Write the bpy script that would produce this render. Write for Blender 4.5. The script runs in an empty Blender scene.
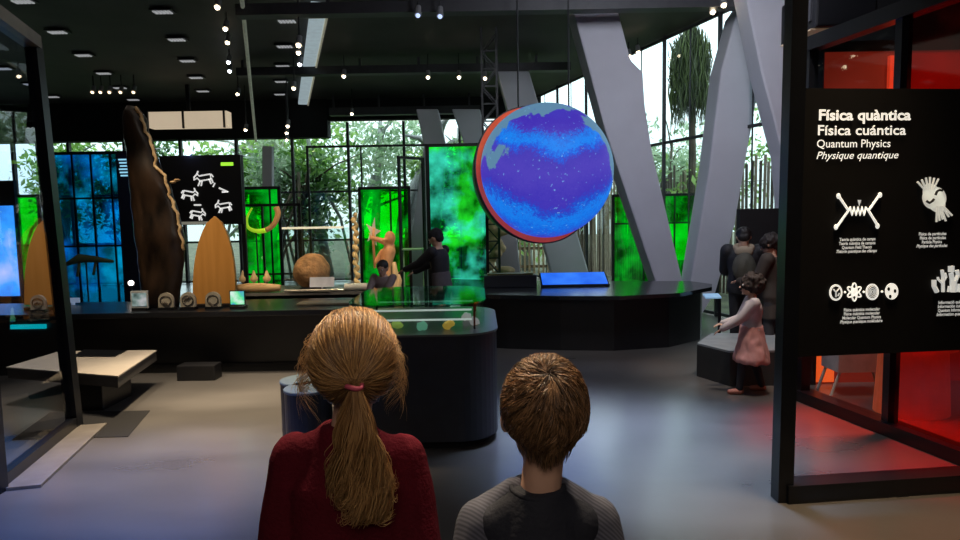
import bpy, bmesh, math, random
import numpy as np
from mathutils import Vector, Matrix, Euler, noise
random.seed(7); rng = np.random.default_rng(7)
S = bpy.context.scene
C = S.collection
PI = math.pi
# ------------------------------------------------------------------ camera
F, Y0, H = 640.0, 216.0, 1.75
pitch = math.atan((270 - Y0) / F); roll = math.radians(-1.0)
RM = Matrix.Rotation(PI/2 - pitch, 3, 'X') @ Matrix.Rotation(roll, 3, 'Z')
cd = bpy.data.cameras.new('camera'); cam = bpy.data.objects.new('camera', cd); C.objects.link(cam)
cam.matrix_world = Matrix.Translation((0, 0, H)) @ RM.to_4x4()
cd.sensor_width = 36; cd.lens = F/960*36; cd.clip_start = 0.05; cd.clip_end = 200
S.camera = cam
O = Vector((0, 0, H))
def ray(px, py): return RM @ Vector((px-480, 270-py, -F))
def at(px, py, Y):                       # point seen at that pixel, Y metres ahead
    d = ray(px, py); return O + d*(Y/d.y)
def onz(px, py, z=0.0):                  # point seen at that pixel, at height z
    d = ray(px, py); return O + d*((z-H)/d.z)
# ------------------------------------------------------------------ materials
MC = {}
def _nt(name):
    m = bpy.data.materials.new(name); m.use_nodes = True; nt = m.node_tree
    return m, nt, nt.nodes.get('Principled BSDF'), nt.nodes.get('Material Output')
def mat(name, col, rough=.6, metal=0, emit=None, es=1, var=.15, scale=8, bump=0, bscale=40, spec=.5, coat=0):
    if name in MC: return MC[name]
    m, nt, b, out = _nt(name)
    b.inputs['Roughness'].default_value = rough; b.inputs['Metallic'].default_value = metal
    b.inputs['Specular IOR Level'].default_value = spec
    b.inputs['Coat Weight'].default_value = coat
    tc = nt.nodes.new('ShaderNodeTexCoord'); n = nt.nodes.new('ShaderNodeTexNoise')
    n.inputs['Scale'].default_value = scale; n.inputs['Detail'].default_value = 4
    nt.links.new(tc.outputs['Object'], n.inputs['Vector'])
    r = nt.nodes.new('ShaderNodeValToRGB')
    r.color_ramp.elements[0].position = .3; r.color_ramp.elements[1].position = .7
    r.color_ramp.elements[0].color = [c*(1-var) for c in col[:3]]+[1]
    r.color_ramp.elements[1].color = [min(1, c*(1+var)) for c in col[:3]]+[1]
    nt.links.new(n.outputs['Fac'], r.inputs['Fac']); nt.links.new(r.outputs['Color'], b.inputs['Base Color'])
    if emit:
        b.inputs['Emission Color'].default_value = (*emit, 1); b.inputs['Emission Strength'].default_value = es
    if bump:
        n2 = nt.nodes.new('ShaderNodeTexNoise'); n2.inputs['Scale'].default_value = bscale; n2.inputs['Detail'].default_value = 3
        nt.links.new(tc.outputs['Object'], n2.inputs['Vector'])
        bp = nt.nodes.new('ShaderNodeBump'); bp.inputs['Strength'].default_value = bump; bp.inputs['Distance'].default_value = .02
        nt.links.new(n2.outputs['Fac'], bp.inputs['Height']); nt.links.new(bp.outputs['Normal'], b.inputs['Normal'])
    MC[name] = m; return m
def glassmat(name, col, gloss=.08, rough=.03, glow=None, gs=0, glow2=None):
    if name in MC: return MC[name]
    m, nt, b, out = _nt(name); nt.nodes.remove(b)
    t = nt.nodes.new('ShaderNodeBsdfTransparent'); t.inputs['Color'].default_value = (*col, 1)
    g = nt.nodes.new('ShaderNodeBsdfGlossy'); g.inputs['Roughness'].default_value = rough; g.inputs['Color'].default_value = (.9, .9, .9, 1)
    mx = nt.nodes.new('ShaderNodeMixShader'); mx.inputs[0].default_value = gloss
    nt.links.new(t.outputs[0], mx.inputs[1]); nt.links.new(g.outputs[0], mx.inputs[2])
    last = mx
    if glow:
        tc = nt.nodes.new('ShaderNodeTexCoord'); n = nt.nodes.new('ShaderNodeTexNoise'); n.inputs['Scale'].default_value = 2.6; n.inputs['Detail'].default_value = 7
        nt.links.new(tc.outputs['Object'], n.inputs['Vector'])
        r = nt.nodes.new('ShaderNodeValToRGB'); r.color_ramp.elements[0].position = .42; r.color_ramp.elements[1].position = .7
        r.color_ramp.elements[0].color = (.02, .02, .02, 1)
        nt.links.new(n.outputs['Fac'], r.inputs['Fac'])
        mm = nt.nodes.new('ShaderNodeMath'); mm.operation = 'MULTIPLY'; mm.inputs[1].default_value = gs
        nt.links.new(r.outputs['Color'], mm.inputs[0])
        e = nt.nodes.new('ShaderNodeEmission'); e.inputs['Color'].default_value = (*glow, 1)
        nt.links.new(mm.outputs[0], e.inputs['Strength'])
        if glow2:
            n9 = nt.nodes.new('ShaderNodeTexNoise'); n9.inputs['Scale'].default_value = 1.1; n9.inputs['Detail'].default_value = 5; nt.links.new(tc.outputs['Object'], n9.inputs['Vector'])
            r9 = nt.nodes.new('ShaderNodeValToRGB'); r9.color_ramp.elements[0].position = .46; r9.color_ramp.elements[1].position = .54; r9.color_ramp.elements[0].color = (*glow, 1); r9.color_ramp.elements[1].color = (*glow2, 1)
            nt.links.new(n9.outputs['Fac'], r9.inputs[0]); nt.links.new(r9.outputs[0], e.inputs['Color'])
        a = nt.nodes.new('ShaderNodeAddShader'); nt.links.new(mx.outputs[0], a.inputs[0]); nt.links.new(e.outputs[0], a.inputs[1]); last = a
    nt.links.new(last.outputs[0], out.inputs['Surface']); MC[name] = m; return m
def emat(name, cols, es=1, scale=3, detail=5, dist=0.0, rough=.2):      # luminous screen with a mottled picture
    if name in MC: return MC[name]
    m, nt, b, out = _nt(name); b.inputs['Base Color'].default_value = (.01, .01, .01, 1); b.inputs['Roughness'].default_value = rough
    tc = nt.nodes.new('ShaderNodeTexCoord'); n = nt.nodes.new('ShaderNodeTexNoise')
    n.inputs['Scale'].default_value = scale; n.inputs['Detail'].default_value = detail; n.inputs['Distortion'].default_value = dist
    nt.links.new(tc.outputs['Object'], n.inputs['Vector'])
    r = nt.nodes.new('ShaderNodeValToRGB'); el = r.color_ramp.elements
    while len(el) < len(cols): el.new(.5)
    for i, c in enumerate(cols):
        el[i].position = .3+.4*i/max(1, len(cols)-1); el[i].color = (*c, 1)
    nt.links.new(n.outputs['Fac'], r.inputs['Fac']); nt.links.new(r.outputs['Color'], b.inputs['Emission Color'])
    b.inputs['Emission Strength'].default_value = es; MC[name] = m; return m
def woodmat(name, c1, c2, rough=.5, sc=3, stretch=(8, 8, .6), es=0):
    if name in MC: return MC[name]
    m, nt, b, out = _nt(name); b.inputs['Roughness'].default_value = rough
    tc = nt.nodes.new('ShaderNodeTexCoord'); mp = nt.nodes.new('ShaderNodeMapping'); mp.inputs['Scale'].default_value = stretch
    n = nt.nodes.new('ShaderNodeTexNoise'); n.inputs['Scale'].default_value = sc; n.inputs['Detail'].default_value = 6
    nt.links.new(tc.outputs['Object'], mp.inputs['Vector']); nt.links.new(mp.outputs[0], n.inputs['Vector'])
    r = nt.nodes.new('ShaderNodeValToRGB'); r.color_ramp.elements[0].position = .35; r.color_ramp.elements[1].position = .65
    r.color_ramp.elements[0].color = (*c1, 1); r.color_ramp.elements[1].color = (*c2, 1)
    nt.links.new(n.outputs['Fac'], r.inputs['Fac']); nt.links.new(r.outputs['Color'], b.inputs['Base Color'])
    if es: nt.links.new(r.outputs['Color'], b.inputs['Emission Color']); b.inputs['Emission Strength'].default_value = es
    bp = nt.nodes.new('ShaderNodeBump'); bp.inputs['Strength'].default_value = .3; bp.inputs['Distance'].default_value = .01
    nt.links.new(n.outputs['Fac'], bp.inputs['Height']); nt.links.new(bp.outputs['Normal'], b.inputs['Normal'])
    MC[name] = m; return m
BLACK = mat('black powder coat', (.006, .006, .008), .45)
BLACKS = mat('black satin laminate', (.006, .007, .010), .3)
BLACKM = mat('matt black paint', (.004, .004, .005), .9)
DKGREY = mat('dark grey metal', (.03, .03, .035), .5)
WHITE = mat('white plaster', (.52, .52, .57), .7, var=.06, scale=1.5)
LGREY = mat('pale grey laminate', (.40, .36, .31), .5, var=.06)
GLASS = glassmat('clear case glass', (.86, .92, .90), .10)
WGLASS = glassmat('window glass', (.86, .92, .92), .04)
WARM = mat('warm lamp lens', (1, .9, .7), .3, emit=(1, .82, .55), es=14)
COOL = mat('cool lamp lens', (1, .95, .9), .3, emit=(.9, .93, 1), es=14)
# ------------------------------------------------------------------ mesh builder
class MB:
    def __init__(s): s.v = []; s.f = []
    def add(s, vs, fs):
        o = len(s.v); s.v += [tuple(v) for v in vs]; s.f += [tuple(i+o for i in f) for f in fs]; return s
    def box(s, c, d, rz=0, M=None):
        hx, hy, hz = d[0]/2, d[1]/2, d[2]/2; R = M or Matrix.Rotation(rz, 3, 'Z'); c = Vector(c)
        vs = [c + R @ Vector((x*hx, y*hy, z*hz)) for x in (-1, 1) for y in (-1, 1) for z in (-1, 1)]
        return s.add(vs, [(0, 1, 3, 2), (4, 6, 7, 5), (0, 4, 5, 1), (2, 3, 7, 6), (0, 2, 6, 4), (1, 5, 7, 3)])
    def bar(s, a, b, w, h=None):         # rectangular bar between two points
        a = Vector(a); b = Vector(b); d = b-a; L = d.length; z = d.normalized()
        up = Vector((0, 0, 1)) if abs(z.z) < .9 else Vector((0, 1, 0))
        x = up.cross(z).normalized(); y = z.cross(x)
        M = Matrix((x, y, z)).transposed(); return s.box((a+b)/2, (w, h or w, L), M=M)
    def tube(s, pts, r, n=8, cap=True):
        pts = [Vector(p) for p in pts]; rs = r if isinstance(r, (list, tuple)) else [r]*len(pts)
        vs = []; fs = []; prev = None
        for i, p in enumerate(pts):
            t = (pts[min(i+1, len(pts)-1)]-pts[max(i-1, 0)]).normalized()
            if prev is None:
                up = Vector((0, 0, 1)) if abs(t.z) < .9 else Vector((1, 0, 0)); x = up.cross(t).normalized()
            else: x = (prev - t*prev.dot(t)).normalized()
            prev = x; y = t.cross(x)
            for k in range(n):
                a = 2*PI*k/n; vs.append(p + (x*math.cos(a)+y*math.sin(a))*rs[i])
        for i in range(len(pts)-1):
            for k in range(n): fs.append((i*n+k, i*n+(k+1) % n, (i+1)*n+(k+1) % n, (i+1)*n+k))
        if cap: fs.append(tuple(range(n))[::-1]); fs.append(tuple((len(pts)-1)*n+k for k in range(n)))
        return s.add(vs, fs)
    def loft(s, rings, n=20):            # rings: (centre, rx, ry[, M]) horizontal ellipses
        vs = []; fs = []
        for rg in rings:
            c = Vector(rg[0]); M = rg[3] if len(rg) > 3 else Matrix.Identity(3)
            for k in range(n):
                a = 2*PI*k/n; vs.append(c + M @ Vector((rg[1]*math.cos(a), rg[2]*math.sin(a), 0)))
        for i in range(len(rings)-1):
            for k in range(n): fs.append((i*n+k, i*n+(k+1) % n, (i+1)*n+(k+1) % n, (i+1)*n+k))
        fs.append(tuple(range(n))[::-1]); fs.append(tuple((len(rings)-1)*n+k for k in range(n)))
        return s.add(vs, fs)
    def ell(s, c, r, M=None, n=16, m=10):
        c = Vector(c); r = (r, r, r) if isinstance(r, (int, float)) else r; M = M or Matrix.Identity(3)
        vs = [c + M @ Vector((0, 0, -r[2]))]; fs = []
        for j in range(1, m):
            ph = -PI/2+PI*j/m
            for k in range(n):
                a = 2*PI*k/n; vs.append(c + M @ Vector((r[0]*math.cos(ph)*math.cos(a), r[1]*math.cos(ph)*math.sin(a), r[2]*math.sin(ph))))
        vs.append(c + M @ Vector((0, 0, r[2]))); T = len(vs)-1
        for k in range(n):
            fs.append((0, 1+(k+1) % n, 1+k)); fs.append((T, 1+(m-2)*n+k, 1+(m-2)*n+(k+1) % n))
            for j in range(m-2): fs.append((1+j*n+k, 1+j*n+(k+1) % n, 1+(j+1)*n+(k+1) % n, 1+(j+1)*n+k))
        return s.add(vs, fs)
    def cap(s, a, b, ra, rb, n=12):      # tapered capsule
        a = Vector(a); b = Vector(b); d = (b-a).normalized()
        pts = []; rs = []
        for q in (1, .8, .45): pts.append(a-d*ra*q); rs.append(ra*math.sqrt(max(.01, 1-q*q)))
        for t in (0, .5, 1): pts.append(a.lerp(b, t)); rs.append(ra+(rb-ra)*t)
        for q in (.45, .8, 1): pts.append(b+d*rb*q); rs.append(rb*math.sqrt(max(.01, 1-q*q)))
        return s.tube(pts, rs, n)
    def prism(s, pts, off):              # closed polygon extruded along off (a vector)
        n = len(pts); off = Vector(off); pts = [Vector(p) for p in pts]
        vs = pts + [p+off for p in pts]
        return s.add(vs, [tuple(range(n)), tuple(range(2*n-1, n-1, -1))] + [(i, i+n, (i+1) % n+n, (i+1) % n) for i in range(n)])
    def build(s, name, m, parent=None, smooth=False, bevel=0, loc=None, weld=False):
        me = bpy.data.meshes.new(name); me.from_pydata(s.v, [], s.f); me.update()
        bm = bmesh.new(); bm.from_mesh(me)
        bmesh.ops.recalc_face_normals(bm, faces=bm.faces)
        if bevel: bmesh.ops.bevel(bm, geom=list(bm.edges), offset=bevel, segments=2, affect='EDGES', profile=.6)
        bm.to_mesh(me); bm.free()
        if m: me.materials.append(m)
        if smooth:
            for p in me.polygons: p.use_smooth = True
        return link(name, me, parent, loc)
def link(name, data, parent=None, loc=None):
    o = bpy.data.objects.new(name, data); C.objects.link(o)
    if parent is not None:
        o.parent = parent; o.matrix_parent_inverse = world(parent).inverted()
    elif loc is not None: recenter(o, loc)
    return o
def recenter(o, loc):
    loc = Vector(loc); o.data.transform(Matrix.Translation(-loc)); o.location = loc
def world(o):
    M = Matrix.Translation(o.location) @ o.rotation_euler.to_matrix().to_4x4()
    if o.parent is not None: M = world(o.parent) @ o.matrix_parent_inverse @ M
    return M
def tag(o, label, cat, group=None, kind=None):
    o['label'] = label; o['category'] = cat
    if group: o['group'] = group
    if kind: o['kind'] = kind
    return o
def thing(name, label, cat, loc=(0, 0, 0), rz=0, group=None):
    o = bpy.data.objects.new(name, None); C.objects.link(o); o.location = loc; o.rotation_euler = (0, 0, rz); o.empty_display_size = .1
    return tag(o, label, cat, group)
def struct(o): o['kind'] = 'structure'; return o
def copy_tree(o, parent=None):
    c = o.copy(); C.objects.link(c)
    if parent is not None: c.parent = parent; c.matrix_parent_inverse = o.matrix_parent_inverse.copy()
    for ch in list(o.children):
        copy_tree(ch, c)
    return c
def px_prism(mb, pts, Y, th):
    return mb.prism([at(x, y, Y) for x, y in pts], (0, th, 0))
# ------------------------------------------------------------------ floor, ceiling, walls
U = Vector((-.312, .950, 0)); V = Vector((.950, .312, 0))      # the hall runs a little to the left of the view
def floor_mat():
    m, nt, b, out = _nt('polished concrete')
    tc = nt.nodes.new('ShaderNodeTexCoord'); n = nt.nodes.new('ShaderNodeTexNoise'); n.inputs['Scale'].default_value = .8; n.inputs['Detail'].default_value = 5; n.inputs['Roughness'].default_value = .5
    mp = nt.nodes.new('ShaderNodeMapping'); mp.inputs['Scale'].default_value = (.8, 2.0, 1)
    nt.links.new(tc.outputs['Object'], mp.inputs[0]); nt.links.new(mp.outputs[0], n.inputs['Vector'])
    r = nt.nodes.new('ShaderNodeValToRGB'); r.color_ramp.elements[0].position = .2; r.color_ramp.elements[1].position = .85
    r.color_ramp.elements[0].color = (.075, .07, .066, 1); r.color_ramp.elements[1].color = (.15, .14, .13, 1)
    nt.links.new(n.outputs['Fac'], r.inputs[0]); nt.links.new(r.outputs[0], b.inputs['Base Color'])
    r2 = nt.nodes.new('ShaderNodeMapRange'); r2.inputs['From Min'].default_value = .15; r2.inputs['From Max'].default_value = .85; r2.inputs['To Min'].default_value = .22; r2.inputs['To Max'].default_value = .42
    nt.links.new(n.outputs['Fac'], r2.inputs[0]); nt.links.new(r2.outputs[0], b.inputs['Roughness'])
    n2 = nt.nodes.new('ShaderNodeTexNoise'); n2.inputs['Scale'].default_value = 5; n2.inputs['Detail'].default_value = 2
    nt.links.new(tc.outputs['Object'], n2.inputs['Vector'])
    bp = nt.nodes.new('ShaderNodeBump'); bp.inputs['Strength'].default_value = .05; bp.inputs['Distance'].default_value = .03
    nt.links.new(n2.outputs['Fac'], bp.inputs['Height']); nt.links.new(bp.outputs[0], b.inputs['Normal'])
    b.inputs['Specular IOR Level'].default_value = .8; b.inputs['Coat Weight'].default_value = .6; b.inputs['Coat Roughness'].default_value = .2; nt.links.new(bp.outputs[0], b.inputs['Coat Normal'])
    return m
BY = 18.0                                   # back glazing
wl = lambda Y: 4.2 - (Y-9.95)*.3285         # right glazing line x(Y)
WST = 8.6
struct(MB().prism([(-16, -3, -.1), (11, -3, -.1), (11, 9.2, -.1), (wl(9.2)+.1, 9.2, -.1), (wl(BY)+.1, BY+.1, -.1), (-16, BY+.1, -.1)], (0, 0, .1)).build('floor', floor_mat()))
CZ = 5.0
ceil_m = mat('black ceiling panels', (.034, .030, .028), .65, var=.5, scale=.7)
struct(MB().prism([(-16, -3, CZ), (11, -3, CZ), (11, 9.2, CZ), (wl(9.2)+.1, 9.2, CZ), (wl(BY)+.1, BY+.1, CZ), (-16, BY+.1, CZ)], (0, 0, .3)).build('ceiling', ceil_m))
struct(MB().box((-16.1, 7.5, 2.5), (.2, 21.2, 5)).build('wall_left', BLACKM))
struct(MB().box((-2.5, -3.1, 2.5), (27.2, .2, 5)).build('wall_rear', BLACKM))
struct(MB().box((11.1, 3.1, 2.5), (.2, 12.4, 5)).build('wall_right', BLACKM))
struct(MB().box(((11.2+wl(9.2))/2+.1, 9.3, 2.5), (11.2-wl(9.2), .2, 5)).build('wall_back_right', BLACKM))
# header over the back glazing: lower on the left
xb = lambda px, Y=BY: at(px, 150, Y).x
zs = at(140, 141, BY).z; zr = at(450, 119, BY).z
struct(MB().box(((-16+xb(330))/2, BY, (zs+CZ)/2), (xb(330)+16, .4, CZ-zs)).build('wall_back', BLACKM))
struct(MB().box(((xb(330)+wl(BY))/2+.1, BY, (zr+CZ)/2), (wl(BY)-xb(330)+.2, .3, CZ-zr)).build('wall_header', BLACKM))
# back glazing in bays
x = -16.0; n = 0; edges = []
while x < wl(BY)-.2:
    x1 = min(x+1.55, wl(BY)); n += 1
    w = struct(MB().box(((x+x1)/2, BY, 2.2), (x1-x-.04, .012, 4.4)).build('window_%d' % n, WGLASS))
    fr = MB().box((x, BY, 2.2), (.07, .12, 4.4))
    for z in (.04, 1.15, 2.5): fr.box(((x+x1)/2, BY, z), (x1-x, .06, .05))
    fr.build('frame', DKGREY, w)
    x = x1
# right glazing, parallel to the hall
L0, L1 = Vector((wl(9.2), 9.2, 0)), Vector((wl(BY), BY, 0)); nb = 6
for i in range(nb):
    a = L0.lerp(L1, i/nb); b = L0.lerp(L1, (i+1)/nb); n += 1
    w = struct(MB().bar(a+Vector((0, 0, 2.5)), b+Vector((0, 0, 2.5)), .012, 4.96).build('window_%d' % n, WGLASS))
    fr = MB()
    fr.bar(a, a+Vector((0, 0, 5)), .06, .06)
    for z in (.05, 3.05, 4.95): fr.bar(a+Vector((0, 0, z)), b+Vector((0, 0, z)), .05, .05)
    m = (a+b)/2; fr.bar(m, m+Vector((0, 0, 5)), .02, .02)
    fr.build('frame', DKGREY, w)
# ------------------------------------------------------------------ ceiling: beams, strip, grid of slots, soffit
for i, (py, Y, h, x0, x1) in enumerate([(9, 9.5, .16, 238, 745), (70, 13.4, .16, 238, 570), (111, 17.3, .2, 330, 480)]):
    z = at(400, py, Y).z; a = at(x0, py, Y).x; b = min(at(x1, py, Y).x, wl(Y)-.1)
    mb = MB().box(((a+b)/2, Y, z), (b-a, .22, h))
    for k in range(int((b-a)/1.2)+1):
        mb.box((a+.1+k*1.2, Y, (z+CZ)/2), (.05, .05, CZ-z))
    struct(mb.build('beam', DKGREY))
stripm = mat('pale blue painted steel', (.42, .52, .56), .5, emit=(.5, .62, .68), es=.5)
p0 = onz(319, 4, 4.86); p1 = onz(297, 137, 4.86)
p1 = p0 + (p1-p0)*min(1, (17.6-p0.y)/(p1.y-p0.y))
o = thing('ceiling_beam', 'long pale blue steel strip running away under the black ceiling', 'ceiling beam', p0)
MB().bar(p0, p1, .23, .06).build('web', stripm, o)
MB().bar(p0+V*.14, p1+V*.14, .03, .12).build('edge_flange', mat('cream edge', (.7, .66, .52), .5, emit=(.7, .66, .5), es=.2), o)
mb = MB()
for t in (.1, .5, .9): q = p0.lerp(p1, t); mb.bar(q, (q.x, q.y, CZ), .03)
mb.build('hanger', BLACK, o)
p0 = onz(242, 0, 4.8); p1 = at(256, 141, 17.0)
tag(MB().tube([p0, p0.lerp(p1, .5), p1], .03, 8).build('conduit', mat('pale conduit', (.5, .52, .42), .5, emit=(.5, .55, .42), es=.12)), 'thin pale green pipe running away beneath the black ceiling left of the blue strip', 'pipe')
slotm = mat('lit slot', (.5, .5, .5), .4, emit=(.75, .76, .8), es=.32)
first = None
for cc in range(-6, 2):
    for rr in range(0, 8):
        q = at(163, 11, 1); base = onz(163, 11, CZ-.03)
        q = base + V*(cc*1.83) + U*(rr*1.6)
        if q.y > 17.2 or q.x < -15 or q.x > -1.2 or q.y < 6: continue
        if first is None:
            first = thing('ceiling_vent', 'small pale slotted vent in the black ceiling on the left', 'ceiling vent', q, 0, 'slot vents set out in rows on the black ceiling')
            MB().box((q.x, q.y, q.z), (.34, .20, .03)).build('housing', BLACK, first)
            mb = MB()
            for k in range(5): mb.box((q.x-.115+k*.056, q.y-.01, q.z-.024), (.036, .13, .018))
            mb.build('slot', slotm, first)
        else:
            o = copy_tree(first); o.location = q
a = at(147, 120, 15.5); b = at(226, 120, 15.5)
o = thing('lit_soffit', 'warm beige lit bulkhead hanging below the ceiling behind the tall dark slab', 'ceiling panel', a)
zt, zb = at(185, 111, 15.5).z, at(185, 127, 15.5).z
MB().box(((a.x+b.x)/2, 15.7, (zt+zb)/2), (b.x-a.x, .3, zt-zb)).build('front_panel', mat('warm lit board', (.5, .42, .3), .7, emit=(.6, .48, .34), es=.8, var=.4, scale=1), o)
mb = MB()
for t in (0, .45, .97): mb.box((a.x+(b.x-a.x)*t, 15.53, (zt+zb)/2), (.04, .05, zt-zb+.05))
mb.box(((a.x+b.x)/2, 15.65, (zt+CZ)/2), (.08, .08, CZ-zt)); mb.build('frame', BLACK, o)
# lattice mast
m0 = at(489, 60, 11.5)
o = thing('lattice_mast', 'dark lattice truss mast rising to the ceiling above left edge of the globe', 'truss', (m0.x, 11.5, 0))
mb = MB()
for sx in (-.13, .13):
    for sy in (-.13, .13): mb.bar((m0.x+sx, 11.5+sy, 0), (m0.x+sx, 11.5+sy, CZ), .035)
mb.build('upright', DKGREY, o); mb = MB()
for k in range(16):
    z = .1+k*.3; s = 1 if k % 2 else -1
    for sy in (-.13, .13): mb.bar((m0.x-.13*s, 11.5+sy, z), (m0.x+.13*s, 11.5+sy, z+.3), .02)
    mb.bar((m0.x-.13, 11.37, z), (m0.x+.13, 11.37, z), .025)
mb.build('brace', DKGREY, o)
# ------------------------------------------------------------------ white slanted columns
def column(pts, Y, th, facet=None):
    mb = MB(); px_prism(mb, pts, Y, th)
    o = mb.build('slanted_column', WHITE, bevel=.03); struct(o); return o
column([(572, 6), (617, 6), (631, 60), (643, 72), (645, 105), (652, 150), (684, 286), (690, 312), (668, 322), (657, 286), (605, 130), (588, 66)], 10.2, .55)
column([(737, 12), (748, -4), (757, 20), (762, 71), (745, 165), (735, 225), (716, 292), (692, 331), (684, 331), (690, 285), (709, 170), (721, 70)], 10.0, .5)
column([(744, -12), (850, -12), (838, 60), (818, 330), (797, 330), (783, 155), (761, 71)], 9.0, .4)
column([(497, 71), (529, 71), (594, 290), (556, 290), (513, 130)], 13.2, .4)
column([(484, 200), (516, 225), (522, 288), (501, 288)], 13.8, .3)
column([(416, 109), (438, 109), (446, 146), (436, 290), (404, 290), (424, 146)], 14.5, .4)
column([(452, 109), (480, 109), (489, 150), (478, 292), (462, 292), (463, 140)], 15.2, .4)
column([(262, 146), (272, 146), (272, 300), (262, 300)], 17.5, .2)
# ------------------------------------------------------------------ framed coloured glass
def panel(x0, x1, y0, y1, Y, gm, label, yaw=0, cat='glass panel', fw=.05, name='tinted_glass_panel', bars=(), hbars=(), floorleg=True, group=None):
    a = at(x0, (y0+y1)/2, Y); b = at(x1, (y0+y1)/2, Y); zt = at((x0+x1)/2, y0, Y).z; zb = 0 if floorleg else at((x0+x1)/2, y1, Y).z
    zg = max(.06, at((x0+x1)/2, y1, Y).z)
    w = b.x-a.x; o = thing(name, label, cat, ((a.x+b.x)/2, Y, zb), yaw, group)
    R = Matrix.Rotation(yaw, 3, 'Z'); c = Vector(((a.x+b.x)/2, Y, 0))
    def P(dx, z): return c + R @ Vector((dx, 0, 0)) + Vector((0, 0, z))
    MB().box(P(0, (zg+zt)/2), (w-.02, .012, zt-zg-.02), yaw).build('glass_pane', gm, o)
    mb = MB()
    for s in (-1, 1): mb.box(P(s*w/2, (zb+zt)/2), (fw, fw, zt-zb), yaw)
    mb.box(P(0, zt), (w+fw, fw, fw), yaw); mb.box(P(0, zg), (w, fw, fw), yaw)
    for t in bars: mb.box(P((t-.5)*w, (zg+zt)/2), (.03, .03, zt-zg), yaw)
    for t in hbars: mb.box(P(0, zg+(zt-zg)*t), (w, .03, .03), yaw)
    mb.build('frame', BLACK, o); return o
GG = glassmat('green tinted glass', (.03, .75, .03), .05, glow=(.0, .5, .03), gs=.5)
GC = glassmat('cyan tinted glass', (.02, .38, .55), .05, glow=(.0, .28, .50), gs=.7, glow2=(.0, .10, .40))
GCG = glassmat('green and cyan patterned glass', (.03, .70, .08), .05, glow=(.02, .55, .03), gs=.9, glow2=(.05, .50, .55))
GB = glassmat('blue tinted glass', (.74, .82, 1.0), .13, .02)
GR = glassmat('red tinted glass', (.62, .07, .05), .05, .04, glow=(.5, .02, .01), gs=.03)
panel(52, 136, 153, 312, 10.5, GC, 'large cyan glass panel with dark bars left of the tall dark slab', bars=(.30, .52, .75), hbars=(.42, .72))
panel(244, 281, 188, 287, 11.0, GG, 'narrow green glass panel behind the curved horn', bars=(.75,))
panel(361, 410, 188, 287, 11.0, GG, 'green glass panel behind the carved figure with raised arms', bars=(.62,))
panel(429, 487, 145, 290, 10.6, GCG, 'tall green and turquoise glass panel behind the man in black', yaw=-.05)
panel(613, 706, 195, 288, 12.3, GG, 'low green glass panel behind the white slanted columns', bars=(.33, .66), hbars=(.7,))
panel(12, 42, 196, 292, 11.5, GG, 'green glass panel seen through the blue glass at far left')
# brighter green inner sheet
a = at(683, 241, 12.6); tag(MB().box(a, (.55, .02, .75)).build('lime_banner', mat('lime luminous film', (.3, .9, .02), .5, emit=(.25, .9, .02), es=.7)), 'bright lime rectangle behind the green glass between the big white columns', 'banner'); 
tag(MB().tube([a+Vector((-.2, .03, -1.6+.0)), a+Vector((-.2, .03, .38))], .02).build('banner_stand', BLACK), 'thin black stand carrying the lime rectangle', 'stand')
# open thin black frames
def gate(x0, x1, y0, Y, label, yaw=0, mids=(), hb=()):
    a = at(x0, 220, Y); b = at(x1, 220, Y); zt = at((x0+x1)/2, y0, Y).z
    R = Matrix.Rotation(yaw, 3, 'Z'); c = Vector(((a.x+b.x)/2, Y, 0)); w = b.x-a.x
    o = thing('display_archway', label, 'archway', c, yaw); mb = MB()
    P = lambda dx, z: c + R @ Vector((dx, 0, 0)) + Vector((0, 0, z))
    for t in (-.5, .5): mb.box(P(t*w, zt/2), (.04, .04, zt), yaw)
    mb.build('post', BLACK, o)
    mb = MB().box(P(0, zt), (w+.04, .04, .04), yaw)
    for z in hb: mb.box(P(0, z), (w, .03, .03), yaw)
    for t in mids: mb.box(P((t-.5)*w, zt/2), (.03, .03, zt), yaw)
    mb.build('rail', BLACK, o); return o
gate(244, 300, 205, 10.0, 'open thin black frame around the curved horn', mids=(.33,), hb=(.9,))
gate(310, 428, 146, 12.4, 'tall open black frame behind the brown boulder', mids=(.45,))
gate(397, 428, 158, 10.2, 'narrow tall black frame left of the green and turquoise glass', yaw=.8)
# ------------------------------------------------------------------ left tinted portal
A = onz(-2, 492); B = onz(75, 428); At = at(-44, -14, A.y); Bt = at(33, 42, B.y)
o = thing('glass_portal', 'tall black framed blue glass screen standing at the left edge', 'glass screen', A)
MB().bar(A, At, .09, .07).bar(B, Bt, .10, .08).build('post', BLACKS, o)
MB().bar(At, Bt, .12, .10).build('top_beam', mat('bronze grey beam', (.10, .09, .085), .45), o)
d = (B-A).normalized(); nrm = Vector((d.y, -d.x, 0))
MB().bar(A+Vector((0, 0, .05)), B+Vector((0, 0, .05)), .07, .1).build('bottom_rail', BLACKS, o)
MB().bar(A+nrm*.13+Vector((0, 0, .012)), B+nrm*.13+Vector((0, 0, .012)), .24, .02).build('floor_plate', mat('brushed plate', (.22, .20, .18), .4, metal=.3), o)
MB().add([A+Vector((0, 0, .1)), B+Vector((0, 0, .1)), Bt, At], [(0, 1, 2, 3)]).build('glass_pane', GB, o)
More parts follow.
